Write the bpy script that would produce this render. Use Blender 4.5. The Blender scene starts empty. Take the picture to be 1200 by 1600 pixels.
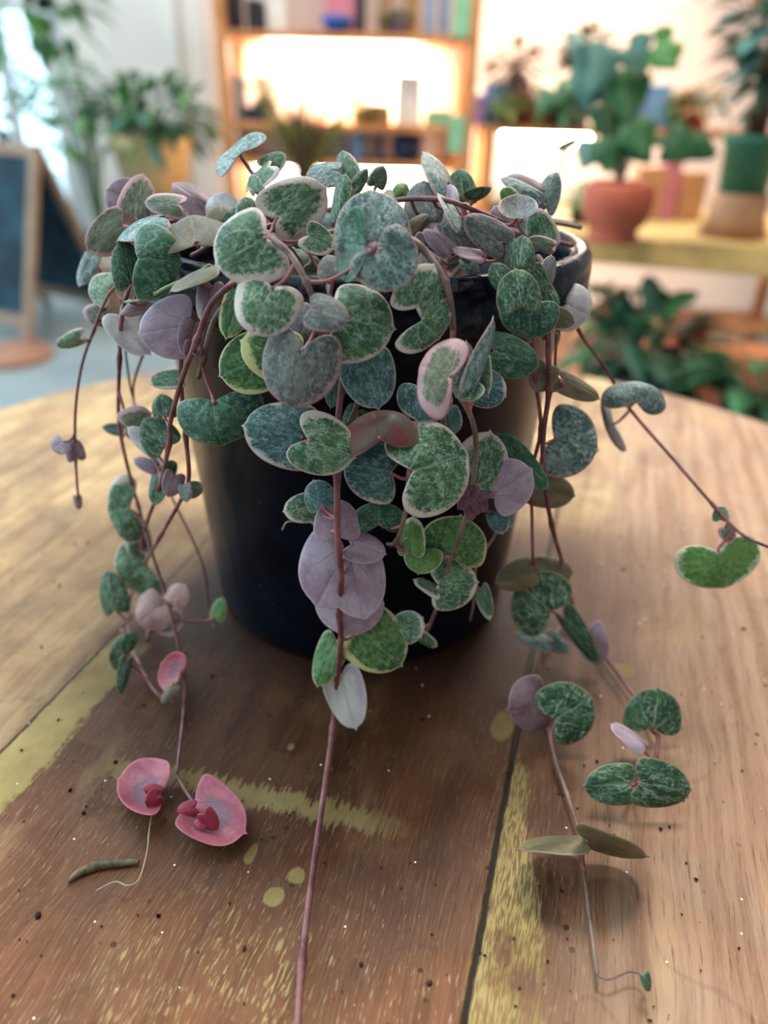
import bpy, bmesh, math, random
from mathutils import Vector, Matrix, noise as mnoise
random.seed(7)
S = bpy.context.scene
COL = S.collection

# ------------------------------------------------------------------ camera
PITCH = math.radians(29.2); ROLL = math.radians(1.5); FPX = 1155.0
F_ = Vector((0, math.cos(PITCH), -math.sin(PITCH)))
R0 = Vector((1, 0, 0)); U0 = R0.cross(F_)
R_ = math.cos(ROLL) * R0 + math.sin(ROLL) * U0
U_ = R_.cross(F_)
CAM = Vector((0, 0, 0.953))
cd = bpy.data.cameras.new('camera'); cam = bpy.data.objects.new('camera', cd); COL.objects.link(cam)
m = Matrix((R_, U_, -F_)).transposed().to_4x4(); m.translation = CAM
cam.matrix_world = m
cd.sensor_fit = 'VERTICAL'; cd.sensor_height = 36; cd.sensor_width = 27
cd.lens = FPX / 1600 * 36
cd.clip_start = 0.01; cd.clip_end = 60
cd.dof.use_dof = True; cd.dof.focus_distance = 0.219; cd.dof.aperture_fstop = 6.0
S.camera = cam
# ------------------------------------------------------------------ exposure
S.view_settings.view_transform = 'Standard'; S.view_settings.look = 'None'
S.view_settings.gamma = 1; S.view_settings.use_curve_mapping = False
S.view_settings.exposure = 0.28
# ------------------------------------------------------------------ world: daylight, brighter and bluer toward the windows
W = bpy.data.worlds.new('daylight'); S.world = W; W.use_nodes = True
nt = W.node_tree; nt.nodes.clear()
wo = nt.nodes.new('ShaderNodeOutputWorld'); bg = nt.nodes.new('ShaderNodeBackground')
tc = nt.nodes.new('ShaderNodeTexCoord'); dp = nt.nodes.new('ShaderNodeVectorMath'); dp.operation = 'DOT_PRODUCT'
dp.inputs[1].default_value = Vector((-0.75, 0.6, 0.28)).normalized()
cr = nt.nodes.new('ShaderNodeValToRGB'); cr.color_ramp.interpolation = 'EASE'
cr.color_ramp.elements[0].position = 0.0; cr.color_ramp.elements[0].color = (0.36, 0.36, 0.37, 1)
cr.color_ramp.elements[1].position = 0.9; cr.color_ramp.elements[1].color = (1.9, 2.6, 3.0, 1)
nt.links.new(tc.outputs['Generated'], dp.inputs[0]); nt.links.new(dp.outputs['Value'], cr.inputs[0])
nt.links.new(cr.outputs[0], bg.inputs[0]); nt.links.new(bg.outputs[0], wo.inputs[0]); bg.inputs[1].default_value = 1.0

def area(name, loc, to, size, sy, power, color):
    l = bpy.data.lights.new(name, 'AREA'); l.shape = 'RECTANGLE'; l.size = size; l.size_y = sy
    l.energy = power; l.color = color
    o = bpy.data.objects.new(name, l); COL.objects.link(o); o.location = loc
    o.rotation_euler = (Vector(to) - Vector(loc)).to_track_quat('-Z', 'Y').to_euler()
    return o
area('ceiling_lamp_light', (0.15, 0.95, 2.5), (0, 0.25, 0.75), 0.35, 0.35, 22, (1.0, 0.93, 0.84))
area('shop_lamp_light', (0.9, 2.6, 2.3), (0.3, 1.6, 0.7), 1.0, 0.5, 30, (1.0, 0.83, 0.68))
area('window_daylight', (-2.6, 1.4, 1.9), (0, 0.4, 0.8), 1.4, 1.8, 26, (0.78, 0.9, 1.0))
area('back_wall_fill', (-1.2, 2.6, 2.6), (-1.3, 3.9, 1.0), .9, .5, 26, (0.92, 0.97, 1.0))  # unseen fill added to brighten the back-left wall

# ------------------------------------------------------------------ projection helpers (real points on real surfaces)
def ray(x, y): return F_ + R_ * ((x - 600) / FPX) + U_ * ((800 - y) / FPX)
def at(x, y, Y):
    d = ray(x, y); return CAM + d * (Y / d.y)
TZ = 0.75
PC = Vector((-0.010, 0.299)); RIMZ = 0.908
def env_t(x, y, off=0.0):
    """distance along a pixel's ray to where the hanging curtain of foliage stands"""
    d = ray(x, y); R = 0.097
    a = d.x * d.x + d.y * d.y; cx, cy = CAM.x - PC.x, CAM.y - PC.y
    b = 2 * (cx * d.x + cy * d.y); c = cx * cx + cy * cy - R * R
    disc = b * b - 4 * a * c
    t = (-b - math.sqrt(disc)) / (2 * a) if disc > 0 else -b / (2 * a)
    if disc > 0:
        z = CAM.z + d.z * t
        if z > RIMZ - 0.003: t += min(0.055, (z - RIMZ + 0.003) * 1.1)
    t += off / 100
    if d.z < 0:
        tt = (TZ + 0.004 - CAM.z) / d.z
        t = min(t, tt)
    return t
def env(x, y, off=0.0): return CAM + ray(x, y) * env_t(x, y, off)

# ------------------------------------------------------------------ node helper
class X:
    def __init__(s, tree, sock): s.t = tree; s.s = sock
    def _m(s, op, *o, clamp=False):
        n = s.t.nodes.new('ShaderNodeMath'); n.operation = op; n.use_clamp = clamp
        for i, v in enumerate((s,) + o):
            if isinstance(v, X): s.t.links.new(v.s, n.inputs[i])
            else: n.inputs[i].default_value = v
        return X(s.t, n.outputs[0])
    def __add__(s, o): return s._m('ADD', o)
    __radd__ = __add__
    def __mul__(s, o): return s._m('MULTIPLY', o)
    __rmul__ = __mul__
    def __sub__(s, o): return s._m('SUBTRACT', o)
    def __rsub__(s, o): return (s * -1.0) + o
    def __truediv__(s, o): return s._m('DIVIDE', o)
    def abs(s): return s._m('ABSOLUTE')
    def max(s, o): return s._m('MAXIMUM', o)
    def min(s, o): return s._m('MINIMUM', o)
    def clamp(s): return s._m('ADD', 0.0, clamp=True)
    def ss(s, a, b):
        n = s.t.nodes.new('ShaderNodeMapRange'); n.interpolation_type = 'SMOOTHSTEP'
        s.t.links.new(s.s, n.inputs[0])
        lo, hi = (a, b) if a < b else (b, a)
        n.inputs[1].default_value = lo; n.inputs[2].default_value = hi
        n.inputs[3].default_value = 0 if a < b else 1; n.inputs[4].default_value = 1 if a < b else 0
        return X(s.t, n.outputs[0])
class Mat:
    def __init__(s, name, rough=0.5, spec=0.5, **kw):
        s.m = bpy.data.materials.new(name); s.m.use_nodes = True; s.t = s.m.node_tree
        s.b = s.t.nodes['Principled BSDF']; s.b.inputs['Roughness'].default_value = rough
        s.b.inputs['Specular IOR Level'].default_value = spec
    def attr(s, n, out='Fac'):
        a = s.t.nodes.new('ShaderNodeAttribute'); a.attribute_name = n; return X(s.t, a.outputs[out])
    def pos(s):
        g = s.t.nodes.new('ShaderNodeNewGeometry'); return X(s.t, g.outputs['Position'])
    def objc(s):
        g = s.t.nodes.new('ShaderNodeTexCoord'); return X(s.t, g.outputs['Object'])
    def sep(s, v):
        n = s.t.nodes.new('ShaderNodeSeparateXYZ'); s.t.links.new(v.s, n.inputs[0]); return [X(s.t, o) for o in n.outputs]
    def comb(s, *v):
        n = s.t.nodes.new('ShaderNodeCombineXYZ')
        for i, a in enumerate(v):
            if isinstance(a, X): s.t.links.new(a.s, n.inputs[i])
            else: n.inputs[i].default_value = a
        return X(s.t, n.outputs[0])
    def vadd(s, a, b, op='ADD'):
        n = s.t.nodes.new('ShaderNodeVectorMath'); n.operation = op
        for i, v in enumerate((a, b)):
            if isinstance(v, X): s.t.links.new(v.s, n.inputs[i])
            else: n.inputs[i].default_value = v
        return X(s.t, n.outputs[0])
    def noise(s, v, scale, detail=3, rough=0.55, out=0):
        n = s.t.nodes.new('ShaderNodeTexNoise'); s.t.links.new(v.s, n.inputs['Vector'])
        n.inputs['Scale'].default_value = scale; n.inputs['Detail'].default_value = detail; n.inputs['Roughness'].default_value = rough
        return X(s.t, n.outputs[out])
    def voro(s, v, scale, feature='DISTANCE_TO_EDGE', out='Distance'):
        n = s.t.nodes.new('ShaderNodeTexVoronoi'); n.feature = feature; s.t.links.new(v.s, n.inputs['Vector'])
        n.inputs['Scale'].default_value = scale; return X(s.t, n.outputs[out])
    def mix(s, f, a, b):
        n = s.t.nodes.new('ShaderNodeMix'); n.data_type = 'RGBA'
        if isinstance(f, X): s.t.links.new(f.s, n.inputs[0])
        else: n.inputs[0].default_value = f
        for i, v in ((6, a), (7, b)):
            if isinstance(v, X): s.t.links.new(v.s, n.inputs[i])
            else: n.inputs[i].default_value = (*v, 1)
        return X(s.t, n.outputs[2])
    def color(s, c):
        if isinstance(c, X): s.t.links.new(c.s, s.b.inputs['Base Color'])
        else: s.b.inputs['Base Color'].default_value = (*c, 1)
        return s
    def bump(s, h, st=0.3, dist=0.001):
        n = s.t.nodes.new('ShaderNodeBump'); n.inputs['Strength'].default_value = st; n.inputs['Distance'].default_value = dist
        s.t.links.new(h.s, n.inputs['Height']); s.t.links.new(n.outputs[0], s.b.inputs['Normal']); return s
def rgb(r, g, b):
    f = lambda c: (c / 255 / 12.92) if c / 255 < .04045 else ((c / 255 + .055) / 1.055) ** 2.4
    return (f(r), f(g), f(b))
def plain(name, c, rough=0.6, var=0.12, scale=6, spec=0.4):
    M = Mat(name, rough, spec); n = M.noise(M.objc(), scale, 4)
    d = tuple(v * (1 - var * 1.6) for v in c); l = tuple(min(1, v * (1 + var)) for v in c)
    M.color(M.mix(n.ss(.35, .65), d, l)); return M.m
def emit(name, c, st):
    M = Mat(name); M.color(c); M.b.inputs['Emission Color'].default_value = (*c, 1); M.b.inputs['Emission Strength'].default_value = st
    return M.m

# ------------------------------------------------------------------ object helpers
def tag(o, label=None, cat=None, group=None, kind=None):
    if label: o['label'] = label
    if cat: o['category'] = cat
    if group: o['group'] = group
    if kind: o['kind'] = kind
    return o
def mk(name, verts, faces, mats, parent=None, smooth=True, fm=None, loc=None):
    me = bpy.data.meshes.new(name); 
    org = Vector(loc) if loc is not None else Vector((0, 0, 0))
    me.from_pydata([tuple(Vector(v) - org) for v in verts], [], faces); me.update()
    for mm in (mats if isinstance(mats, (list, tuple)) else [mats]): me.materials.append(mm)
    if fm: me.polygons.foreach_set('material_index', fm)
    me.polygons.foreach_set('use_smooth', [smooth] * len(me.polygons))
    o = bpy.data.objects.new(name, me); COL.objects.link(o); o.location = org
    if parent is not None: 
        o.parent = parent; o.location = org - wloc(parent)
    return o
def wloc(o):
    v = Vector((0, 0, 0))
    while o is not None: v += o.location; o = o.parent
    return v
def empty(name, loc, label, cat, group=None):
    o = bpy.data.objects.new(name, None); COL.objects.link(o); o.location = loc; o.empty_display_size = 0.05
    return tag(o, label, cat, group)
class MB:
    def __init__(s): s.v = []; s.f = []; s.m = []; s.n = []
    def add(s, v, f, mi=0):
        k = len(s.v); s.v += [Vector(a) for a in v]; s.f += [tuple(i + k for i in q) for q in f]; s.m += [mi] * len(f)
    def box(s, c, d, rz=0, mi=0, mat=None, bev=0.0):
        bm = bmesh.new(); bmesh.ops.create_cube(bm, size=1)
        for v in bm.verts: v.co = Vector((v.co.x * d[0], v.co.y * d[1], v.co.z * d[2]))
        if bev > 0: bmesh.ops.bevel(bm, geom=list(bm.edges), offset=bev, segments=2, affect='EDGES', profile=.5)
        M = mat or (Matrix.Translation(Vector(c)) @ Matrix.Rotation(rz, 4, 'Z'))
        bm.verts.ensure_lookup_table()
        s.add([M @ v.co for v in bm.verts], [[v.index for v in f.verts] for f in bm.faces], mi); bm.free(); return s
    def tube(s, P, R, n=8, mi=0, cap=True):
        P = [Vector(p) for p in P]
        if not isinstance(R, (list, tuple)): R = [R] * len(P)
        k = len(s.v); up = None; vs = []
        for i, p in enumerate(P):
            t = (P[min(i + 1, len(P) - 1)] - P[max(i - 1, 0)])
            t = t.normalized() if t.length > 1e-9 else Vector((0, 0, 1))
            if up is None: up = t.orthogonal().normalized()
            up = (up - t * up.dot(t)); up = up.normalized() if up.length > 1e-6 else t.orthogonal().normalized()
            w = t.cross(up)
            for j in range(n):
                a = 2 * math.pi * j / n; vs.append(p + (up * math.cos(a) + w * math.sin(a)) * R[i])
        f = []
        for i in range(len(P) - 1):
            for j in range(n):
                f.append((i * n + j, i * n + (j + 1) % n, (i + 1) * n + (j + 1) % n, (i + 1) * n + j))
        if cap: f.append(tuple(range(n - 1, -1, -1))); f.append(tuple((len(P) - 1) * n + j for j in range(n)))
        s.add(vs, f, mi); return s
    def lathe(s, prof, c=(0, 0, 0), n=64, mi=0):
        vs = []; f = []
        for (r, z) in prof:
            for j in range(n):
                a = 2 * math.pi * j / n; vs.append(Vector((c[0] + r * math.cos(a), c[1] + r * math.sin(a), c[2] + z)))
        for i in range(len(prof) - 1):
            for j in range(n): f.append((i * n + j, i * n + (j + 1) % n, (i + 1) * n + (j + 1) % n, (i + 1) * n + j))
        s.add(vs, f, mi); return s
    def obj(s, name, mats, parent=None, smooth=True, loc=None):
        return mk(name, s.v, s.f, mats, parent, smooth, s.m, loc)
def catmull(P, k=6, closed=False):
    out = []; n = len(P)
    for i in range(n - 1):
        a, b, c, d = P[max(i - 1, 0)], P[i], P[i + 1], P[min(i + 2, n - 1)]
        for j in range(k):
            t = j / k
            out.append(0.5 * ((2 * b) + (c - a) * t + (2 * a - 5 * b + 4 * c - d) * t * t + (3 * b - a - 3 * c + d) * t ** 3))
    out.append(P[-1]); return out

# ================================================================== MATERIALS
def table_material():
    M = Mat('worn_reclaimed_wood', 0.5, 0.13)
    x, y, z = M.sep(M.pos()); th = math.radians(15.6)
    s = x * math.sin(th) + y * math.cos(th); t = x * math.cos(th) - y * math.sin(th)
    # s runs along the boards, t across
    P = M.comb(s, t, 0.0)
    lo = M.noise(P, 16, 4); lo2 = M.noise(M.comb(s, t, 3.1), 34, 4, .6)
    warp = (M.noise(P, 60, 3) - .5)
    tw = t + (M.noise(M.comb(s * 0.6, t, 5.0), 22, 2) - .5) * .010
    g1 = M.noise(M.comb(s * 70, tw * 1300, 0.0), 1, 4, .65)           # fine grain
    g2 = M.noise(M.comb(s * 9, tw * 150, 2.0), 1, 4, .6)             # broad grain
    g3 = M.noise(M.comb(s * 210, tw * 1500, 7.0), 1, 2, .5)           # pores holding old paint
    dark = rgb(50, 27, 15); mid = rgb(98, 57, 32); tan = rgb(136, 98, 68); red = rgb(140, 88, 56); yel = rgb(196, 172, 98); cream = rgb(176, 148, 108)
    # broad tone of each board
    # darkest stained board runs under the pot; paler sides, window glare painted in at right
    side = (t + (lo - .5) * .05)
    pale_r = side.ss(-.005, .05) ; pale_l = side.ss(-.165, -.185)
    near = s.ss(.175, .10)
    far = s.ss(.30, .42)
    c = M.mix(g2.ss(.3, .7), dark, mid)
    c = M.mix((near * .8 * lo.ss(.3, .6)).clamp(), c, M.mix(g2.ss(.35, .65), red, mid))
    c = M.mix((lo2.ss(.5, .75) * .55).clamp(), c, tan)
    palec = M.mix(g2.ss(.3, .7), rgb(140, 104, 80), rgb(186, 150, 122))
    pl = M.mix((g2*.5+lo2*.5).ss(.35, .65), rgb(140, 110, 80), rgb(202, 172, 124))
    c = M.mix((pale_r * (.55 + .45 * 1.0) * s.ss(.08, .12) * (1.0 - (s - .165).abs().ss(.035, .01) * t.ss(.03, .012) * .7)).clamp(), c, palec)
    c = M.mix(pale_l, c, pl)
    c = M.mix((far * (lo2.ss(.3, .6) * .4 + .55)).clamp(), c, M.mix(pale_r, pl, palec))
    st_ = M.noise(P, 11, 5, .62); st2 = M.noise(M.comb(s * .5, t, 8.0), 26, 4, .6)
    c = M.mix((st_.ss(.52, .66) * .42).clamp(), c, rgb(104, 78, 66))
    c = M.mix((st2.ss(.56, .68) * .38).clamp(), c, rgb(196, 158, 112))
    # dark growth-ring contours
    ring = (M.noise(M.comb(s * 1.0, t * 1.6, 9.0), 9, 2, .4) * 7.0)
    fr = ring._m('FRACT'); rl = (fr - .5).abs().ss(.035, .0)
    c = M.mix((rl * .28 * g1.ss(.3, .6)).clamp(), c, rgb(60, 38, 28))
    ringz = (fr).ss(.0, .9)
    c = M.mix((ringz * .16).clamp(), c, rgb(178, 116, 78))
    # fine grain
    c = M.mix((g1.ss(.54, .70) * .65).clamp(), c, rgb(66, 42, 30))
    c = M.mix((g1.ss(.47, .34) * .42).clamp(), c, rgb(164, 116, 78))
    # paint left in the pores
    fl = M.noise(M.comb(s, t, 4.0), 20, 3)
    c = M.mix((g3.ss(.61, .70) * (fl.ss(.42, .58) * .8 + .22) * near.max(.62)).clamp(), c, cream)
    # painted areas
    ed = (M.noise(M.comb(s * 60, t * 500, 1.0), 1, 4, .7) - .5); ed2 = (M.noise(M.comb(s, t, 1.0), 90, 5, .7) - .5)
    def patch(cs, ct, rs, rt, soft=.25, j=1.2, ang=0):
        ds = (s - cs) ; dt = (t - ct)
        if ang: ds, dt = ds * math.cos(ang) + dt * math.sin(ang), dt * math.cos(ang) - ds * math.sin(ang)
        ds = ds / rs; dt = dt / rt
        d = (ds * ds + dt * dt)._m('SQRT') + ed2 * j + ed * j * .5
        return d.ss(1 + soft, 1 - soft)
    def S_(v): return v
    # seams: compute in board coordinates used here
    def st(px, py):
        d = ray(px, py); p = CAM + d * ((TZ - CAM.z) / d.z)
        return p.x * math.sin(th) + p.y * math.cos(th), p.x * math.cos(th) - p.y * math.sin(th)
    sa = st(765, 1380)[1]; sb = st(85, 1090)[1]
    bwid = s.ss(.185, .10) * .0075 + .0028
    band = (((t - sa - bwid) + ed * .010).abs() - bwid).ss(.0022, -.0008) * (s + ed * .03).ss(st(800, 1175)[0], st(795, 1200)[0])
    bandn = band * (g3.ss(.40, .56) * .7 + .3) * (lo2 + ed * .3).ss(.34, .48)
    left = (t - (sb + .009) + ed2 * .012 + ed * .012).abs().ss(.0100, .0080) * (s + ed2 * .02).ss(.212, .200)
    p0 = st(150, 1188); p1 = st(620, 1292)
    ln = math.hypot(p1[0] - p0[0], p1[1] - p0[1]); ux, uy = (p1[0] - p0[0]) / ln, (p1[1] - p0[1]) / ln
    al = ((s - p0[0]) * ux + (t - p0[1]) * uy) / ln; pr = (t - p0[1]) * ux - (s - p0[0]) * uy
    cross = (pr + ed * .022 + ed2 * .006).abs().ss(.0048, .0028) * (al + ed * .1).ss(-.02, .12) * (al + ed * .35).ss(1.1, .75)
    pa = cross.max(bandn).max(left)
    for (px, py, rs, rt, j) in ((785, 1135, .0075, .0042, .5), (975, 1048, .0045, .0052, .6), (430, 1400, .0032, .0030, 1.0),
                                (462, 1370, .003, .0025, 1.5), (455, 1167, .0015, .0012, .8), (392, 1335, .004, .0016, 1.2)):
        a, b = st(px, py); pa = pa.max(patch(a, b, rs, rt, .15, j))
    a, b = st(350, 1530); scuff = patch(a, b, .022, .030, .6, 1.2) * g3.ss(.54, .60) * ed2.ss(-.1, .12)
    pa = pa.max(scuff)
    c = M.mix((pa * .92).clamp(), c, M.mix(lo2.ss(.35, .65), rgb(158, 134, 76), rgb(196, 172, 112)))
    # dark halo stain around the right patch, then darker toward the pot
    a, b = st(975, 1048); c = M.mix((patch(a, b, .012, .010, .6, .6) * (1.0 - patch(a, b, .0045, .0052, .15, .6)) * .45).clamp(), c, rgb(110, 92, 84))
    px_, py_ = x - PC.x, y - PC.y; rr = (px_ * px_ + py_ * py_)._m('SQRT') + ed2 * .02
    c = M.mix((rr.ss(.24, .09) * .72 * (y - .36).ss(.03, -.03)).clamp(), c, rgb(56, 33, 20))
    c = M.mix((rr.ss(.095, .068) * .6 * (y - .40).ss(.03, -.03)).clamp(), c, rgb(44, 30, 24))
    # cracks between boards
    ck = None
    for tt, w in ((sa, .0009), (sb, .0005), (sa + .155, .0005), (sa - .31, .0005), (sa + .30, .0005)):
        k_ = (t - tt + ed * .0012 + ed2 * .0015).abs().ss(w * 1.6, w * .6)
        ck = k_ if ck is None else ck.max(k_)
    c = M.mix((ck * .95).clamp(), c, rgb(24, 18, 15))
    # dirt specks
    vo = M.voro(P, 130, 'F1'); sp = vo.ss(.14, .09) * M.noise(P, 38, 2).ss(.52, .6)
    c = M.mix((sp * .8).clamp(), c, rgb(40, 28, 22))
    vo2 = M.voro(M.comb(s, t, 2.0), 110, 'F1').ss(.045, .03); c = M.mix(vo2, c, rgb(225, 218, 200))
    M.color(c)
    M.bump(g1 * -.5 + g3 * .4 + pa * .5 - ck * 2.0, .35, .0008)
    r_ = (lo2 * .25 + .34 + pa * .1); M.t.links.new(r_.s, M.b.inputs['Roughness'])
    return M.m

def leaf_material(name, dark, light, silver, sil=.6, spk=.3, margin=(.6, .55, .45), mthr=.85, mn=.35, rim=None, rough=.42, blotch=0.0, vein=.7):
    M = Mat(name, rough, .28)
    uv = M.attr('leaf_uv', 'Vector'); pat = M.attr('pattern', 'Vector'); e = M.attr('edge_factor')
    x, y, z = M.sep(uv); pn = M.vadd(uv, pat)
    n1 = M.noise(pn, 1.7, 3); n2 = M.noise(pn, 9, 4, .7); n3 = M.noise(pn, 26, 3, .6)
    wv = M.noise(pn, 4, 3, out=1)
    pw = M.vadd(pn, M.vadd(wv, (.35, .35, .35), 'MULTIPLY'))
    n4 = M.noise(pn, 3.2, 2)
    c = M.mix((n1 * .45 + n2 * .55).ss(.42, .58), dark, light)
    v1 = M.voro(pw, 3.6).ss(.075, .01)
    v2 = M.voro(pw, 7.0).ss(.07, .01) * .35
    a = x._m('ARCTAN2', y + .12); rad = (x * x + (y + .12) * (y + .12))._m('SQRT')
    q = (a / .78 + (n4 - .5) * .9 + (n2 - .5) * .22 + 100.5); dline = (q._m('FRACT') - .5).abs() * rad * .78
    vv = dline.ss(.034, .004) * rad.ss(1.05, .35) * n2.ss(.30, .52)
    vv = vv.max((x + (n4 - .5) * .05).abs().ss(.026, .006) * y.ss(1.0, .6) * .9)
    veins = (v1.max(v2) * n2.ss(.40, .62) * n4.ss(.35, .6)).max(vv * vein)
    c = M.mix((veins * sil).clamp(), c, silver)
    c = M.mix(((n2 * .45 + n3 * .55).ss(.49, .57) * spk * n4.ss(.3, .62)).clamp(), c, silver)
    # variegated margin, cut into lobes by the veins
    nl = M.noise(pn, .55, 1)
    em = e + (n2 - .5) * mn + (n3 - .5) * .22 + (n1 - .5) * mn + (nl - .5) * blotch * 2.2
    mk_ = em.ss(mthr - .08, mthr + .07)
    mcol = M.mix(n1.ss(.35, .6), margin, tuple(min(1, v * 1.12) for v in margin))
    c = M.mix((mk_ * .93).clamp(), c, mcol)
    if rim: c = M.mix((e.ss(.93, .985) * .85).clamp(), c, rim)
    M.color(c); M.bump(veins * -.6 + n3 * .5 + n2 * .4, .35, .0006)
    tr = M.t.nodes.new('ShaderNodeBsdfTranslucent'); ms = M.t.nodes.new('ShaderNodeMixShader'); ms.inputs[0].default_value = .10
    M.t.links.new(c.s, tr.inputs[0]); out = M.t.nodes['Material Output']
    M.t.links.new(M.b.outputs[0], ms.inputs[1]); M.t.links.new(tr.outputs[0], ms.inputs[2]); M.t.links.new(ms.outputs[0], out.inputs[0])
    return M.m
def under_material(name, a, b, edge, vein=.35, heart=None):
    M = Mat(name, .5, .35)
    uv = M.attr('leaf_uv', 'Vector'); pat = M.attr('pattern', 'Vector'); e = M.attr('edge_factor')
    x, y, z = M.sep(uv); pn = M.vadd(uv, pat)
    n1 = M.noise(pn, 1.6, 3); n2 = M.noise(pn, 12, 4, .65)
    c = M.mix((n1 * .75 + n2 * .25).ss(.38, .62), a, b)
    ang = x._m('ARCTAN2', y + .12); rad = (x * x + (y + .12) * (y + .12))._m('SQRT')
    dl = ((ang / .8 + (n1 - .5) * .3 + 100.5)._m('FRACT') - .5).abs() * rad * .8
    vv = dl.ss(.022, .004) * rad.ss(1.0, .4)
    c = M.mix((vv * vein).clamp(), c, tuple(v * .45 for v in a))
    if heart: c = M.mix(((e + (n1 - .5) * .9).ss(.62, .38) * .85).clamp(), c, heart)
    c = M.mix((n2.ss(.55, .7) * .25).clamp(), c, edge)
    c = M.mix((e.ss(.9, .99) * .6).clamp(), c, edge)
    M.color(c); M.bump(vv * .5 + n2 * .3, .3, .0005); return M.m

cream = rgb(205, 200, 172); pinkc = rgb(206, 160, 166)
TOP = {
 'G': leaf_material('green_veined_leaf', rgb(34, 66, 44), rgb(66, 102, 66), rgb(168, 188, 168), .8, .3, rgb(140, 152, 110), 1.06, .2, rim=rgb(138, 128, 96), vein=.9),
 'E': leaf_material('deep_green_leaf', rgb(30, 66, 48), rgb(52, 94, 66), rgb(134, 164, 144), .6, .26, rgb(110, 130, 90), 1.1, .2, rim=rgb(110, 130, 96)),
 'V': leaf_material('cream_edged_leaf', rgb(50, 84, 54), rgb(88, 120, 80), rgb(168, 188, 168), .62, .5, rgb(198, 186, 173), .90, .34, rim=rgb(196, 172, 164), blotch=.42),
 'S': leaf_material('silvery_leaf', rgb(62, 88, 82), rgb(106, 130, 120), rgb(178, 192, 186), .55, .8, rgb(180, 166, 158), 1.02, .3, rim=rgb(172, 132, 124), blotch=.3),
 'B': leaf_material('blue_green_leaf', rgb(42, 76, 74), rgb(74, 108, 100), rgb(142, 168, 168), .35, .65, rgb(190, 176, 168), 1.0, .34, rim=rgb(172, 150, 140), blotch=.4),
 'P': leaf_material('pink_edged_leaf', rgb(84, 94, 74), rgb(122, 130, 104), rgb(160, 164, 150), .3, .35, rgb(196, 156, 158), .80, .3, rim=rgb(192, 132, 142), blotch=.4, vein=.3),
 'D': leaf_material('dusky_speckled_leaf', rgb(70, 74, 72), rgb(100, 102, 94), rgb(152, 152, 146), .3, .6, rgb(160, 128, 132), 1.0, .3, rim=rgb(158, 116, 116), vein=.3, blotch=.25),
 'Y': leaf_material('lime_edged_leaf', rgb(44, 84, 46), rgb(86, 124, 66), rgb(158, 182, 136), .6, .2, rgb(190, 192, 130), .88, .34, rim=rgb(206, 198, 148), blotch=.4),
 'K': leaf_material('bright_green_leaf', rgb(72, 112, 54), rgb(104, 140, 74), rgb(150, 176, 120), .2, .1, rgb(208, 208, 180), .98, .35, rim=rgb(200, 200, 160), blotch=.5, vein=.3),
 'R': under_material('red_brown_leaf', rgb(112, 58, 52), rgb(78, 80, 68), rgb(140, 90, 80)),
}
UND = {
 'U': under_material('mauve_underside', rgb(138, 116, 130), rgb(164, 146, 158), rgb(186, 162, 172), .45),
 'M': under_material('dark_mauve_underside', rgb(112, 84, 92), rgb(140, 118, 122), rgb(164, 138, 138)),
 'O': under_material('olive_underside', rgb(84, 78, 56), rgb(114, 102, 76), rgb(136, 128, 96)),
 'W': under_material('pale_underside', rgb(164, 152, 156), rgb(188, 184, 176), rgb(206, 206, 190), .4),
 'Q': under_material('rose_underside', rgb(150, 70, 84), rgb(176, 98, 106), rgb(196, 112, 122), .5, rgb(118, 86, 96)),
 'T': under_material('tan_pink_underside', rgb(146, 110, 106), rgb(178, 144, 136), rgb(196, 150, 150), .3),
 'C': under_material('crimson_bract', rgb(130, 30, 50), rgb(150, 46, 64), rgb(170, 80, 88)),
}
def stem_material(name, a, b):
    M = Mat(name, .5, .4); p = M.pos(); n = M.noise(p, 90, 3); n2 = M.noise(p, 900, 3)
    c = M.mix(n.ss(.35, .65), a, b); c = M.mix((n2.ss(.58, .7) * .3).clamp(), c, rgb(170, 150, 140)); M.color(c); M.bump(n2, .3, .0003); return M.m
STEM = stem_material('wine_red_stem', rgb(96, 46, 52), rgb(136, 84, 82))
STEM2 = stem_material('grey_brown_stem', rgb(92, 70, 64), rgb(126, 102, 90))
STEM3 = stem_material('dry_pale_stem', rgb(150, 126, 100), rgb(170, 150, 124))
STEMG = stem_material('green_petiole', rgb(96, 110, 76), rgb(130, 140, 104))
PETI = stem_material('rosy_petiole', rgb(140, 78, 82), rgb(168, 110, 108))

# ================================================================== SETTING
def quad_slab(name, c, d, mat, **k):
    o = MB().box(c, d).obj(name, mat, smooth=False); tag(o, kind='structure', **k); return o
flM = Mat('polished_concrete', .22, .5); nf = flM.noise(flM.pos(), 1.2, 4); flM.color(flM.mix(nf.ss(.35, .65), rgb(128, 146, 152), rgb(160, 174, 176)))
quad_slab('floor', (0, 3, -.05), (14, 16, .1), flM.m)
wallM = plain('pinkish_plaster', rgb(236, 218, 206), .85, .05, 2)
greyM = plain('grey_white_plaster', rgb(222, 222, 216), .85, .05, 2)
frameM = plain('window_frame_paint', rgb(206, 214, 214), .4, .05)
WY = 4.1
wb = MB()
wb.box((2.0, WY + .06, 1.5), (5.8, .12, 3.0)); wb.obj('wall_back', wallM, smooth=False)['kind'] = 'structure'
wc = MB(); wc.box((-1.235, WY + .05, 1.5), (.67, .14, 3.0)); wc.obj('wall_back_left', greyM, smooth=False)['kind'] = 'structure'
wl = MB(); wl.box((-2.3, WY + .06, .12), (1.46, .12, .24)); wl.box((-2.3, WY + .06, 2.85), (1.46, .12, .3)); wl.box((-3.6, WY + .06, 1.5), (1.16, .12, 3))
wl.obj('wall_left', greyM, smooth=False)['kind'] = 'structure'
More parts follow.
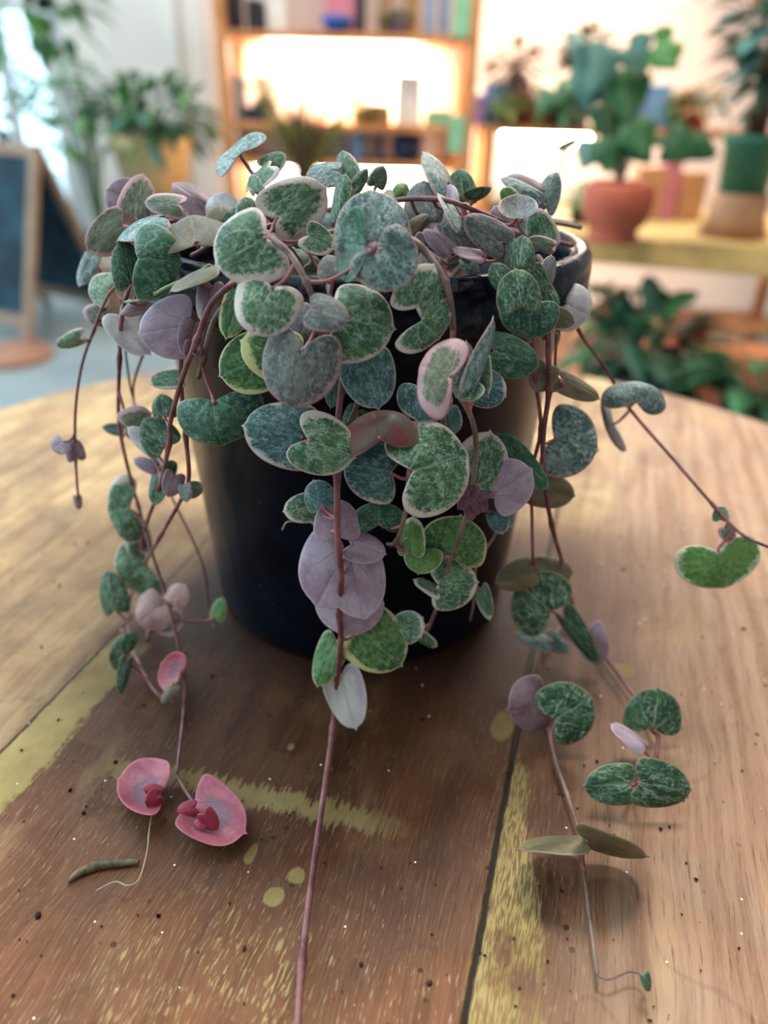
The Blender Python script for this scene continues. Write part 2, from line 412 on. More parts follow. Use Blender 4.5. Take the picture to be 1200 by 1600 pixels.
# slim trim and wall pipe
tr = MB().tube([(-1.02, WY - .05, 0.0), (-1.02, WY - .05, 2.9)], .02).obj('trim_1', greyM); tr['kind'] = 'structure'
gl = Mat('clear_glass', .02, .5); gl.color((.9, .97, 1)); gl.b.inputs['Transmission Weight'].default_value = 1.0; gl.b.inputs['IOR'].default_value = 1.02
for i, (xa, xb) in enumerate(((-3.0, -2.32), (-2.28, -1.6))):
    w = bpy.data.objects.new('window_%d' % (i + 1), None); COL.objects.link(w); w.location = ((xa + xb) / 2, WY, .24); w['kind'] = 'structure'
    f = MB(); cx = (xa + xb) / 2
    for xx in (xa + .03, xb - .03): f.box((xx, WY + .03, 1.47), (.06, .1, 2.46))
    for zz in (.27, 1.3, 2.67): f.box((cx, WY + .03, zz), (xb - xa, .1, .06))
    f.box((cx + .06, WY + .03, 1.47), (.035, .06, 2.4))
    f.obj('window_frame', frameM, w, False)
    MB().box((cx, WY + .03, 1.47), (xb - xa - .1, .006, 2.4)).obj('pane', gl.m, w, False)

# ================================================================== TABLE
TC = Vector((.0037, .3164)); TR = .3441
woodM = table_material(); edgeM = plain('dark_table_edge', rgb(140, 104, 78), .5, .2, 30)
tb = empty('round_table', (TC.x, TC.y, 0), 'round reclaimed-wood table with worn boards and flaking yellow paint', 'table')
t_ = MB(); n = 160
prof = [(0.0, TZ), (.12, TZ), (.24, TZ), (TR - .006, TZ), (TR - .002, TZ - .0015), (TR, TZ - .005), (TR, TZ - .03), (TR - .004, TZ - .034), (.2, TZ - .034), (0, TZ - .034)]
t_.lathe(prof, (TC.x, TC.y, 0), n); t_.obj('tabletop', woodM, tb, loc=(TC.x, TC.y, TZ)).data.polygons.foreach_set('use_smooth', [False] * (n * 9))
metM = plain('black_metal', rgb(30, 30, 32), .4, .1)
MB().lathe([(0, .716), (.05, .716), (.05, .70), (.03, .69), (.03, .04), (.05, .03), (0, .03)], (TC.x, TC.y, 0), 24).obj('pedestal', metM, tb)
MB().lathe([(0, .03), (.2, .02), (.22, .005), (.22, 0.0), (0, 0)], (TC.x, TC.y, 0), 40).obj('base', metM, tb)

# ================================================================== POT
plastic = Mat('black_nursery_plastic', .2, .10)
p = plastic.pos(); nn = plastic.noise(p, 30, 4); sp = plastic.voro(p, 260, 'F1').ss(.10, .05) * plastic.noise(p, 60, 2).ss(.55, .65)
_, _, pz = plastic.sep(p)
dust = plastic.noise(p, 140, 5, .7).ss(.5, .72) * pz.ss(.872, .905)
c = plastic.mix(nn.ss(.35, .65), rgb(9, 13, 22), rgb(15, 21, 32)); c = plastic.mix((sp * .5).clamp(), c, rgb(120, 130, 135))
c = plastic.mix((dust * .45).clamp(), c, rgb(110, 112, 116)); plastic.color(c)
rr = (nn * .14 + dust * .25 + .12); plastic.t.links.new(rr.s, plastic.b.inputs['Roughness'])
plastic.bump(plastic.noise(p, 160, 4), .12, .0006)
soilM = Mat('dark_soil', .9, .2); p = soilM.pos(); n_ = soilM.noise(p, 240, 4); soilM.color(soilM.mix(n_.ss(.4, .65), rgb(30, 22, 17), rgb(78, 58, 42))).bump(n_, .8, .003)
ROOT = (PC.x, PC.y, TZ)
plant = empty('potted_trailing_plant', ROOT, 'string of hearts houseplant with variegated leaves trailing from a black plastic pot', 'potted plant')
pot = MB(); H = RIMZ - TZ
prof = [(.0, .004), (.050, .004), (.056, .0), (.0645, .0), (.0668, .003), (.0675, .010), (.0762, H - .036), (.0778, H - .034), (.0782, H - .020),
        (.0800, H - .0185)]
pot.lathe(prof + [(.0765, H - .0185), (.0745, H - .03), (.066, .012), (0, .010)], (PC.x, PC.y, TZ), 96)
po = pot.obj('pot', plastic.m, plant, loc=ROOT); tag(po, 'black plastic nursery pot')
rim = MB(); rim.lathe([(.0765, H - .020), (.0835, H - .0195), (.0850, H - .0175), (.0856, H - .008), (.0852, H - .003), (.0838, H - .0005), (.0815, H), (.0790, H - .0004), (.0775, H - .002), (.0768, H - .006), (.0765, H - .020)], (PC.x, PC.y, TZ), 96)
rim.obj('rim', plastic.m, po, loc=ROOT)
soil = MB(); rings = 10
pts = []
for i in range(rings + 1):
    for j in range(40):
        r = .0735 * i / rings; a = 2 * math.pi * j / 40
        pts.append(Vector((PC.x + r * math.cos(a), PC.y + r * math.sin(a), TZ + H - .024 + .003 * mnoise.noise(Vector((r * math.cos(a) * 70, r * math.sin(a) * 70, 1))))))
soil.add(pts, [(i * 40 + j, i * 40 + (j + 1) % 40, (i + 1) * 40 + (j + 1) % 40, (i + 1) * 40 + j) for i in range(rings) for j in range(40)])
soil.obj('soil', soilM.m, plant)

# ================================================================== VINES   (pixel x, y, depth offset in cm)
VINES = []
def vine(pts, r=.8, mat=STEM, label=None, nodes=True, taper=.75):
    P = [env(q[0], q[1], q[2] if len(q) > 2 else 0) for q in pts]
    P = catmull(P, 8)
    for q in P: q.z = max(q.z, TZ + r * 1.5 / 1000)
    n = len(P); R = []
    for i in range(n):
        k = 1 - (1 - taper) * i / n
        b = 1.0
        if nodes and i % 24 in (0, 1) and 0 < i < n - 2: b = 1.45 if i % 24 == 0 else 1.2
        R.append(r / 1000 * k * b)
    o = MB().tube(P, R, 8).obj('vine', mat, plant)
    if label: o['label'] = label
    VINES.append((o, P)); return o
vine([(250, 400, 3), (205, 430, 1), (170, 460), (147, 515), (128, 570), (118, 640), (118, 715), (122, 775)], .62)
vine([(240, 380, 4), (205, 440, 1.5), (190, 500), (187, 560), (186, 660), (202, 740), (216, 790), (235, 857), (262, 940), (287, 1050), (287, 1110), (276, 1213)], .78)
vine([(400, 400, 4), (365, 440, -.3), (330, 475, -.6), (308, 530, -.6), (285, 590, -.3), (266, 660), (264, 695), (248, 765), (230, 815), (223, 850), (230, 940), (231, 1000)], .95)
vine([(410, 410, 4), (372, 455, .2), (335, 500, -.1), (318, 560, 0), (310, 590, .5)], 1.0, STEM2, 'grey-brown old stem')
vine([(300, 420, 4), (285, 500, 1.2), (283, 600, .6), (290, 680, .3), (295, 745, .3), (283, 780), (252, 835), (222, 890, .2), (202, 940, .3), (204, 1000, .3), (222, 1045, .4), (246, 1084, 1), (277, 1101, 1)], .8)
vine([(260, 440, 6), (228, 540, 5), (208, 620, 5), (240, 720, 5), (270, 780, 5), (316, 880, 5), (326, 945, 5), (336, 985, 5)], .6)
vine([(190, 470, 4), (195, 540, 4), (207, 620, 4), (225, 655, 3)], .55)
vine([(560, 480, 4), (540, 560, .8), (529, 650, -.2), (527, 740, -.8), (527, 830, -1.0), (533, 900, -1.0), (530, 960, -.8), (533, 1000, -.6), (527, 1060, -.4), (520, 1138), (506, 1240), (489, 1360), (472, 1500), (463, 1640)], .98, taper=1.0)
vine([(700, 600, .6), (733, 645, -1.0), (744, 700, -1.0), (735, 780, -.9), (717, 840, -.6), (702, 880, -.4), (690, 930, -.2), (668, 985, .2)], .85, STEM2)
vine([(800, 430, 1.5), (850, 490, .4), (857, 560), (858, 610), (849, 680), (850, 740), (862, 820), (885, 900), (900, 960), (943, 1022), (992, 1090, 0), (1018, 1140, 0), (1028, 1150, 0), (1022, 1190, 0), (996, 1225, 0)], .9)
vine([(790, 430, 2), (828, 510, .8), (836, 590, .6), (845, 670, .5), (830, 740, .6), (831, 800, .6), (833, 880, .5), (838, 930, .5)], .75)
vine([(893, 950, .1), (872, 985, .2), (848, 1018, .2), (844, 1050), (852, 1110), (866, 1180), (886, 1240), (905, 1300), (911, 1345), (920, 1420), (934, 1524)], .7, STEM2, taper=.7)
vine([(934, 1524), (950, 1530), (968, 1524), (984, 1518), (1002, 1523), (1010, 1535)], .35, STEM2, nodes=False)
vine([(840, 400, 4), (880, 455, 3), (905, 518, 2.2), (945, 575, 1.5), (985, 640, 1), (1050, 715, .5), (1115, 790, 0), (1160, 835, 0), (1215, 860, 0)], .75)
vine([(560, 330, 2.5), (625, 312, .6), (690, 312, -.4), (725, 322, -.6), (760, 336, 0), (800, 352, 1)], .85)
vine([(400, 350, 2), (425, 372, -1.4), (455, 400, -1.6), (478, 440, -1.2), (490, 470, -.6), (505, 530, 0), (530, 580, .2)], .95, STEM2)
vine([(560, 350, 3), (634, 370, -.8), (670, 400, -1.0), (695, 440, -.8), (706, 490, -.4), (706, 540, 0), (690, 620, .4), (700, 700, .5), (720, 790, .3)], 1.05, STEM2)
vine([(660, 700, .8), (640, 735, -.5), (636, 790, -.6), (620, 845, -.2), (606, 850, .1)], .85, STEM2)
vine([(430, 330, 3), (415, 300, 2), (395, 272, 1.6), (376, 244, 1.5)], .8)
vine([(300, 400, 3), (330, 380, 1), (300, 382, .4), (250, 400, 1)], .8)
vine([(735, 345, 3), (770, 385, .5), (790, 420, .2), (806, 450, .3), (835, 480, .3), (850, 530, .2)], .75)
vine([(500, 420, 3), (515, 460, .4), (508, 520, .4), (490, 600, .6), (484, 640, .6)], .8, STEM2)
vine([(560, 420, 3), (535, 500, .3), (548, 560, .3), (560, 620, .4), (545, 660, .4)], 1.0, STEM2)
vine([(700, 330, 4), (790, 350, 5), (840, 330, 7), (870, 280, 9), (885, 232, 10), (898, 220, 10)], .6, STEMG)
vine([(870, 520, 1), (868, 580, .6), (880, 605, .5), (862, 612, .3)], .5)
vine([(755, 790, .4), (775, 830, .8), (745, 880, 1.2), (742, 930, 1.2), (735, 970, 1.2)], .6, STEM2)
vine([(327, 415, -.6), (300, 432, -.5), (258, 450, -.4), (230, 466, -.2), (196, 472, 0)], .6, STEMG, nodes=False)
vine([(276, 1213), (268, 1228), (252, 1242)], .7, nodes=False)
vine([(276, 1213), (288, 1232), (302, 1254)], .8, nodes=False)
vine([(248, 1245), (240, 1262), (233, 1300), (230, 1330), (218, 1372), (200, 1384), (180, 1378), (150, 1392)], .28, STEM3, label='dry thread-like stem', nodes=False)
# arching stems that fill the crown inside the pot
for i in range(16):
    a = random.uniform(0, 6.28); a2 = a + random.uniform(-1.2, 1.2)
    z0 = RIMZ - .02
    P = [Vector((PC.x + .03 * math.cos(a), PC.y + .03 * math.sin(a), z0)), Vector((PC.x + .045 * math.cos(a), PC.y + .045 * math.sin(a), z0 + .022)),
         Vector((PC.x + .065 * math.cos(a2), PC.y + .065 * math.sin(a2), z0 + .026)), Vector((PC.x + .082 * math.cos(a2), PC.y + .082 * math.sin(a2), z0 + .024))]
    P = catmull(P, 7); o = MB().tube(P, .0008, 6).obj('vine', STEM if i % 2 else STEM2, plant); VINES.append((o, P))

# ================================================================== LEAVES
def outline(k=1.0, tip=1.0, n=5):
    h = [(0, 1.0), (.035, .965), (.13, .93), (.36, .885), (.62, .78), (.85, .59), (.98, .34), (1.0, .10), (.92, -.09 * k), (.70, -.19 * k), (.42, -.18 * k), (.14, -.07 * k), (0, .01)]
    if tip < 1: h[0] = (0, .97); h[1] = (.08, .955); h[2] = (.22, .915)
    H_ = [Vector((a, b, 0)) for a, b in h]
    H_ = catmull(H_, n)
    L = [(v.x, v.y) for v in H_]
    return L + [(-x, y) for x, y in L[-2:0:-1]]
RING = [.0, .22, .42, .6, .75, .87, .95, .99, 1.0]
def leaf_mesh(f, th, k, tip, seed, curl):
    """f(x,y,z)->world point; returns verts, faces, mats, attributes"""
    O = outline(k, tip); n = len(O); cx, cy = 0, .34
    V = []; UVs = []; ED = []; F = []; MI = []
    for side in (1, -1):
        for r in RING[1:] if True else RING:
            if side == -1 and r == 1.0: continue
            for (x, y) in O:
                px, py = cx + (x - cx) * r, cy + (y - cy) * r
                z = side * th * math.sqrt(max(0, 1 - r ** 5))
                V.append(f(px, py, z)); UVs.append((px, py, 0)); ED.append(r)
        V.append(f(cx, cy, side * th)); UVs.append((cx, cy, 0)); ED.append(0)
    nr = len(RING) - 1; topc = nr * n; b0 = topc + 1; botc = b0 + (nr - 1) * n
    for j in range(n):
        j2 = (j + 1) % n
        F.append((topc, j, j2)); MI.append(0)
        for i in range(nr - 1): F.append((i * n + j, (i + 1) * n + j, (i + 1) * n + j2, i * n + j2)); MI.append(0)
        F.append((botc, b0 + j2, b0 + j)); MI.append(1)
        for i in range(nr - 2): F.append((b0 + i * n + j, b0 + i * n + j2, b0 + (i + 1) * n + j2, b0 + (i + 1) * n + j)); MI.append(1)
        i = nr - 2; F.append((b0 + i * n + j, b0 + i * n + j2, (nr - 1) * n + j2, (nr - 1) * n + j)); MI.append(1)
    return V, F, MI, UVs, ED
KLABEL = {'T': 'pinkish-brown leaf', 'U': 'mauve leaf seen from its underside', 'M': 'dark mauve leaf', 'O': 'olive-brown leaf seen from below', 'W': 'pale grey-mauve leaf', 'Q': 'rose-red leaf resting on the table',
          'P': 'leaf with pink margins', 'V': 'green leaf with cream margins', 'S': 'silver-mottled leaf', 'D': 'dusky speckled leaf', 'Y': 'leaf edged in lime yellow', 'K': 'bright green leaf',
          'R': 'red-brown leaf', 'C': 'small crimson leaflet', 'B': 'blue-green leaf', 'G': 'green leaf with silver veins', 'E': 'deep green leaf'}
def leaf(bx, by, tx, ty, w, kind, o=0.0, dt=None, dw=None, cup=None, fold=0.0, k=.7, tip=1.0, peti=True, flat=False):
    w = w * 1.05
    rnd = random.Random(int(bx * 7 + by * 13 + tx * 3 + w))
    if dt is None: dt = rnd.uniform(-.25, .25)
    if dw is None: dw = rnd.uniform(-.22, .22)
    if cup is None: cup = rnd.uniform(-.34, -.08)
    mx, my = (bx * .6 + tx * .4), (by * .6 + ty * .4)
    t = env_t(mx, my, o); L = math.hypot(tx - bx, ty - by) or 1
    nx, ny = -(ty - by) / L, (tx - bx) / L
    if not flat:
        for ax in (-1, 0, 1):
            for ay in (-.2, .3, 1):
                d = ray(bx + (tx - bx) * ay + nx * w / 2 * ax, by + (ty - by) * ay + ny * w / 2 * ax)
                if d.z < 0: t = min(t, (TZ + .0035 - CAM.z) / d.z - (abs(dt) + abs(dw)) / 200)
    def P(x, y, tt):
        if flat: tt = (TZ + .004 - CAM.z) / ray(x, y).z
        return CAM + ray(x, y) * tt
    pb = P(bx, by, t - dt / 200); pt = P(tx, ty, t + dt / 200)
    X_ = P(mx + nx * w / 2, my + ny * w / 2, t + dw / 100) - P(mx, my, t)
    Y_ = pt - pb
    N = X_.cross(Y_)
    if N.length < 1e-12: N = -F_.copy()
    N.normalize()
    if N.dot(CAM - pb) < 0: N = -N
    size = max(X_.length * 2, Y_.length)
    th = .0003 + size * .007
    ph1, ph2 = rnd.uniform(0, 6.28), rnd.uniform(0, 6.28); wav = rnd.uniform(.012, .035)
    def f(x, y, z):
        q = x * x * .8 + (y - .38) ** 2 * 1.2
        h = size * (cup * q * .5 - fold * abs(x) * .5 + wav * math.sin(4 * x + ph1) * math.sin(4 * y + ph2)) + size * .02 * math.exp(-(x * x) / .004) * -.5
        p = pb + X_ * x + Y_ * y + N * (h + z)
        return p
    V, F, MI, UVs, ED = leaf_mesh(f, th, k, tip, 0, 0)
    # keep clear of the table and the pot wall
    zm = min(v.z for v in V)
    if zm < TZ + .0006:
        for v in V: 
            if v.z < TZ + .0006 + th: v.z = TZ + .0006 + (th * 1.0 if v.z > TZ - .001 else 0) * .3
    front = TOP.get(kind) or UND[kind]
    if kind in TOP: back = UND['U'] if kind in 'PSVB' else UND['O']
    else: back = TOP['E']
    # petiole
    best = None
    for (vo, VP) in VINES:
        for q in VP[::2]:
            d = (q - pb).length + (.004 if q.z > pb.z + .03 else 0)
            if best is None or d < best[0]: best = (d, vo, q)
    nb = len(V)
    if peti and best[0] < .045:
        q = best[2].copy(); d = best[0]
        sag = (F_ * .12 + Vector((0, 0, -.12))) * d
        a0 = pb + Y_ * .06 - N * th * .5
        PP = catmull([q, q.lerp(pb, .35) + sag, q.lerp(pb, .75) + sag * .8 - N * d * .06, a0], 5)
        mb = MB(); mb.tube(PP, [.00055 + .00015 * abs(i / len(PP) - .5) for i in range(len(PP))], 6)
        F += [tuple(i + nb for i in q_) for q_ in mb.f]; V += mb.v; MI += [2] * len(mb.f)
        UVs += [(0, 0, 0)] * len(mb.v); ED += [0] * len(mb.v)
    ob = mk('leaf', V, F, [front, back, PETI], best[1], True, MI, loc=pb)
    me = ob.data
    a = me.attributes.new('leaf_uv', 'FLOAT_VECTOR', 'POINT'); a.data.foreach_set('vector', [c for v in UVs for c in v])
    a = me.attributes.new('edge_factor', 'FLOAT', 'POINT'); a.data.foreach_set('value', ED)
    r = (rnd.uniform(0, 50), rnd.uniform(0, 50), rnd.uniform(0, 50))
    a = me.attributes.new('pattern', 'FLOAT_VECTOR', 'POINT'); a.data.foreach_set('vector', list(r) * len(V))
    ob['label'] = KLABEL[kind]
    return ob
LV = [
 # ---- upper left
 (205,312,163,296,62,'M',1.5), (208,338,224,268,56,'P',1), (281,320,222,314,38,'P',.6), (327,326,266,280,42,'M',2), (193,350,133,394,66,'P',.2),
 (245,336,175,371,18,'S',-.5,.3,.9), (306,378,300,333,116,'O',0,.9,0,-.2), (350,348,346,316,58,'O',1.2), (348,330,332,302,52,'W',2), (214,404,284,408,118,'E',-.7,.1,.1,-.45),
 (206,440,190,372,52,'E',-.1), (170,452,136,442,52,'V',.2,.4,.3), (165,492,126,486,36,'P',.2), (125,528,84,542,26,'V',.2,.5), (143,400,122,450,28,'S',1.2),
 (186,490,236,556,62,'W',.8), (292,508,212,522,98,'U',-.2), (305,505,290,560,44,'M',.3), (232,472,186,492,26,'M',.6), (326,415,260,452,14,'O',-.55,0,.6),
 # ---- crown
 (376,241,362,224,92,'S',1.5,1.0,0,-.1), (412,262,447,240,34,'V',1.4), (420,258,380,296,24,'V',1.2,.3,.5), (388,335,382,305,36,'V',0), (400,300,392,270,22,'V',1.2),
 (430,342,513,290,94,'V',-.7,.1,.2,-.2), (416,370,332,416,118,'V',-1.6,.1,.1,-.25), (528,268,474,276,38,'S',1.5), (545,284,534,232,38,'V',1.8), (552,298,576,262,22,'G',1.6),
 (588,290,600,258,30,'V',2), (530,338,537,266,34,'G',.2), (628,306,630,282,28,'K',2.5), (660,338,662,278,60,'D',1), (702,286,662,231,30,'S',1.0,.3,.7),
 (583,386,580,290,116,'S',-1.7,.2,0,-.15,0,.6,.5), (588,386,640,446,104,'S',-1.9,.1,0,-.15,0,.8,.6), (572,386,528,380,112,'E',-1.5,1.2,-.3,.35), (480,368,524,392,46,'V',-.2,0,0,.2), (520,430,512,396,42,'D',-.2),
 (650,482,683,408,76,'V',-.7,0,.2,-.3), (658,502,690,532,104,'V',-.7,.3,0,-.25), (425,447,392,526,102,'V',-1.0), (380,450,350,532,52,'Y',-.3), (330,446,318,508,40,'M',.3),
 (487,480,547,500,58,'D',-1.3), (488,484,462,536,52,'D',.1), (528,498,621,512,122,'V',-.4,.1,0,-.4,0,.6), (410,560,340,588,94,'Y',-.5,0,0,-.15), (452,560,372,530,84,'Y',-.8,0,0,-.2),
 (472,542,452,640,118,'D',-1.6,.1,.1,-.3,0,1.5,.5), (566,560,592,642,84,'B',-.4), (532,580,515,640,34,'E',.3), (333,626,345,700,132,'E',-.8,.2,.2,-.4,0,.7,.5), (476,684,374,664,102,'B',-1.1,.1,0,-.3),
 (480,686,558,716,94,'V',-1.4,.1,0,-.25,0,1.4), (594,686,584,634,116,'R',-1.0,.5,0,-.4,0,1.0,.5), (612,738,532,724,100,'B',-.6,0,0,-.3), (645,736,737,706,148,'V',-1.9,.1,0,-.35,0,1.5,.5), (745,760,768,670,88,'V',-.2),
 (832,760,776,672,60,'E',.2,.3), (772,770,834,732,84,'U',-1.0,0,0,-.1), (835,762,902,776,56,'O',.6), (706,588,652,568,122,'P',-1.7,.3,.2,-.3,0,.8,.6), (664,610,652,660,84,'B',-.5),
 (730,598,734,530,32,'S',-1.5,.1,.5), (742,602,779,494,22,'S',-1.6,.2,.4), (742,596,712,622,52,'V',-1.6,.2,.3,.3), (752,560,760,622,20,'V',-1.5), (748,602,793,620,60,'B',-.3),
 (770,548,846,572,68,'E',.1,0,0,-.3,0,.6,.5), (830,478,828,532,92,'E',-.6,.3,0,-.4,0,.8,.5), (814,477,806,416,68,'G',-.8,0,0,-.3), (787,442,768,410,36,'G',-.3), (814,416,816,364,40,'G',-.7),
 (855,438,864,396,26,'D',-.3,.3,.3), (832,420,852,458,32,'G',-.3), (854,452,872,484,30,'G',0), (866,494,899,506,32,'O',.4), (884,474,924,494,76,'W',1.6,0,0,-.3),
 (786,380,722,336,52,'D',-.5), (744,382,688,352,46,'D',.2), (802,412,782,364,42,'D',-.3), (808,344,806,308,58,'D',-.3,.6,0,.6), (720,348,684,298,16,'S',-.4,.3,.6),
 (704,392,660,358,30,'M',.3), (752,400,706,388,20,'M',0), (638,362,672,334,26,'O',.8), (725,312,716,260,46,'G',2), (736,314,772,296,16,'G',1.8,.3,.6),
 (842,302,780,274,22,'S',2.2), (845,298,790,272,34,'M',2.5), (852,322,872,264,38,'S',2.5), (876,232,903,217,10,'G',10), (800,314,784,292,28,'K',2),
 (790,350,772,320,34,'U',.6), (852,380,834,322,48,'V',2), (862,386,824,372,24,'P',1.2), (703,312,703,286,24,'U',.8),
 # ---- left hanging group
 (281,590,229,596,30,'V',.2), (196,666,238,644,48,'P',.4), (257,696,224,652,58,'G',.2), (256,650,250,614,38,'G',.8), (193,673,158,667,20,'S',1),
 (242,702,196,666,32,'W',-.2), (242,730,206,716,22,'U',-.2), (274,742,262,778,34,'M',-.2), (286,758,292,786,22,'D',-.2), (256,725,238,792,34,'G',.3), (296,768,318,758,26,'V',1),
 (201,794,164,800,104,'V',-.1,.2,0,-.3,0,1.4,.5), (218,862,208,797,40,'V',.4), (228,882,188,914,96,'V',-.2,.1,0,-.15,0,.4), (178,952,166,888,44,'G',.1), (252,944,214,976,64,'T',.8),
 (268,940,290,912,38,'T',.8), (260,958,268,997,50,'P',.7), (200,1024,172,1010,62,'G',.1), (198,1032,186,1088,20,'G',0), (284,1052,254,1036,60,'Q',.1,.4,0,.5),
 (270,1072,250,1100,18,'O',.1), (96,690,80,704,32,'M',0,.2,.3), (118,716,112,682,30,'M',-.1), (121,775,124,797,14,'M',0),

 # ---- centre hanging group
 (503,790,488,748,50,'B',-.4), (488,792,440,800,46,'V',-.1), (528,838,524,776,70,'U',-.3), (548,850,606,866,48,'U',-.4), (540,860,492,952,118,'U',-.6,0,0,-.25,0,1,.5),
 (548,876,572,972,92,'U',-.75,0,0,-.2,0,.6,.5), (548,932,536,996,104,'U',-.3,0,0,-.2,0,.6,.4), (592,820,592,782,80,'E',-.1,0,0,-.3,0,1.6), (640,862,645,804,42,'K',0), (662,858,652,898,58,'K',-.2),
 (706,872,722,804,104,'Y',-.1), (775,800,786,836,34,'B',0), (782,806,804,822,26,'B',.4), (684,914,750,910,80,'V',-.7,0,0,-.2,0,.8), (685,924,645,904,20,'V',-.3,.2,.3),
 (751,920,766,972,24,'V',.6), (566,986,630,1044,96,'Y',-.5,.1,.1,-.2), (628,985,662,964,50,'V',-.4), (658,995,684,1011,18,'V',0), (524,1000,494,1076,46,'Y',-.1), (534,1052,558,1142,60,'W',-.4,.2,.2,.2), (630,850,652,868,18,'K',0),
 # ---- right hanging group
 (855,572,835,614,44,'O',.5), (878,590,942,623,34,'O',.1), (866,684,938,704,112,'S',-.1,0,0,-.2,0,.8), (995,627,1000,592,98,'S',-.1,.2,0,-.35,0,1.6,.4), (958,662,942,668,88,'W',.2,.3),
 (1126,812,1126,788,26,'V',.1), (1134,825,1144,850,26,'P',.1), (1122,860,1136,922,130,'K',-.3,.1,0,-.15,0,1.2,.3), (832,894,773,912,48,'O',.7), (838,894,899,894,48,'O',.7),
 (860,954,808,910,104,'G',-.4,0,0,-.2,0,1.1,.5), (857,1003,802,988,26,'S',.3,.2,.3), (856,996,892,1020,28,'S',.4), (880,964,936,1042,32,'G',-.2,.1,.4), (920,985,940,1042,50,'U',.2),
 (850,1100,792,1112,86,'M',.1), (868,1124,928,1088,96,'G',-.4,0,0,-.2,0,1.1,.4), (1020,1138,1030,1073,88,'G',-.6,0,0,-.2), (1006,1162,954,1127,22,'U',-.2,.2,.5), (984,1226,909,1228,64,'G',-.5,.1,.1,-.2),
 (1002,1224,1085,1237,74,'G',-.6,.1,.1,-.2), (905,1312,806,1322,26,'O',-.8,.2,1.1,-.1), (912,1312,1016,1343,30,'O',-.8,.2,1.1,-.1), (1006,1524,1014,1552,16,'G',-.1),
 (336,965,347,932,24,'K',3.0),
]
for q in LV: leaf(*q)
leaf(252, 1244, 182, 1221, 84, 'Q', cup=.42, flat=True, k=.5); leaf(304, 1262, 388, 1308, 100, 'Q', cup=.36, flat=True, k=.5)
for q in ((248,1240,222,1228,22),(246,1244,228,1262,26),(305,1262,275,1268,26),(318,1272,340,1300,28),(312,1280,320,1296,22)): leaf(*q, 'C', -.4, peti=False)
UND['N'] = under_material('wine_petal', rgb(84, 48, 62), rgb(112, 70, 84), rgb(130, 90, 100)); KLABEL['N'] = 'shrivelled wine-red petal'
for q in ((736,775,716,798,22),(742,778,762,800,24),(738,785,736,816,22),(728,770,706,780,18),(748,772,768,776,18),(738,760,730,790,24),(745,770,748,806,20),(300,535,292,560,20),(306,540,318,556,18),(578,388,592,378,16),(576,386,570,396,12)):
    leaf(*q, 'N', -1.2 if q[0] > 700 else (-2.1 if q[0] > 500 else -.3), peti=False)
for q in ((240,712,250,690,16,'M'),(468,790,476,812,20,'V'),(622,845,640,870,16,'K'),(664,370,650,392,26,'M'),(655,400,672,420,28,'D'),(600,300,612,322,30,'G'),(470,300,486,330,34,'D'),(360,330,374,352,28,'E'),(700,640,712,680,40,'B'),(560,640,540,672,34,'E')):
    leaf(*q, .9)
vine([(486, 806, .2), (462, 814, .2), (448, 816, .1), (441, 828, .2)], .35, STEM3, nodes=False)
# filler leaves lying in the crown, mostly hidden, that close the mound from the sides
for i in range(46):
    a = random.uniform(0, 6.28); r = random.uniform(.02, .08)
    p = Vector((PC.x + r * math.cos(a), PC.y + r * math.sin(a), RIMZ + random.uniform(-.008, .008)))
    v = p - CAM; zc = v.dot(F_); px = 600 + FPX * v.dot(R_) / zc; py = 800 - FPX * v.dot(U_) / zc
    if px < 250 or px > 800 or py < 300: continue
    s_ = random.uniform(26, 46); b = random.uniform(0, 6.28)
    leaf(px, py, px + s_ * math.cos(b), py + s_ * math.sin(b) * .6, s_, random.choice('GSEDMV'), (zc - env_t(px, py)) * 100)
# ================================================================== DEBRIS
tw = [env(x, y) for x, y in ((104, 1370), (118, 1356), (150, 1343), (185, 1339), (216, 1337))]
for q in tw: q.z = TZ + .0012
o = MB().tube(catmull(tw, 5), [.0003 + .0010 * math.sin(math.pi * (i + .3) / 21) ** .7 for i in range(21)], 8).obj('dry_twig', plain('weathered_twig_bark', rgb(104, 92, 68), .8, .3, 400), loc=tw[0])
tag(o, 'short curved dry twig lying on the table left of the rose-red leaves', 'twig')
cr_ = MB(); rn = random.Random(3)
crumbs = [(30,1160),(88,1113),(106,1222),(128,1258),(56,1418),(245,1418),(380,1470),(565,1495),(672,1524),(935,1178),(1036,1283),(1050,1280),(880,1380),(1092,1362),(660,1112),(330,1045),(222,1090),(178,1178),(1075,750),(1062,862),(1075,880),(980,755),(975,880),(1100,985),(1165,972),(62,1000),(90,905),(135,838),(115,840)]
for i in range(170): crumbs.append((rn.uniform(10, 1190), rn.uniform(760, 1590)))
for i, (x, y) in enumerate(crumbs):
    p = env(x, y, 50); p.z = TZ + .0004
    if (p.xy - PC).length < .07 or (p.xy - TC).length > TR - .01: continue
    r = rn.uniform(.0007, .0013) if i < 29 else rn.uniform(.0002, .0006)
    bm = bmesh.new(); bmesh.ops.create_icosphere(bm, subdivisions=1, radius=r * .8)
    for v in bm.verts: v.co *= rn.uniform(.6, 1.3); v.co.z *= .6
    bm.verts.ensure_lookup_table(); cr_.add([v.co + p for v in bm.verts], [[v.index for v in f.verts] for f in bm.faces]); bm.free()
o = cr_.obj('soil_crumbs', soilM.m); tag(o, 'scattered crumbs of dark soil on the table top', 'soil', kind='stuff')
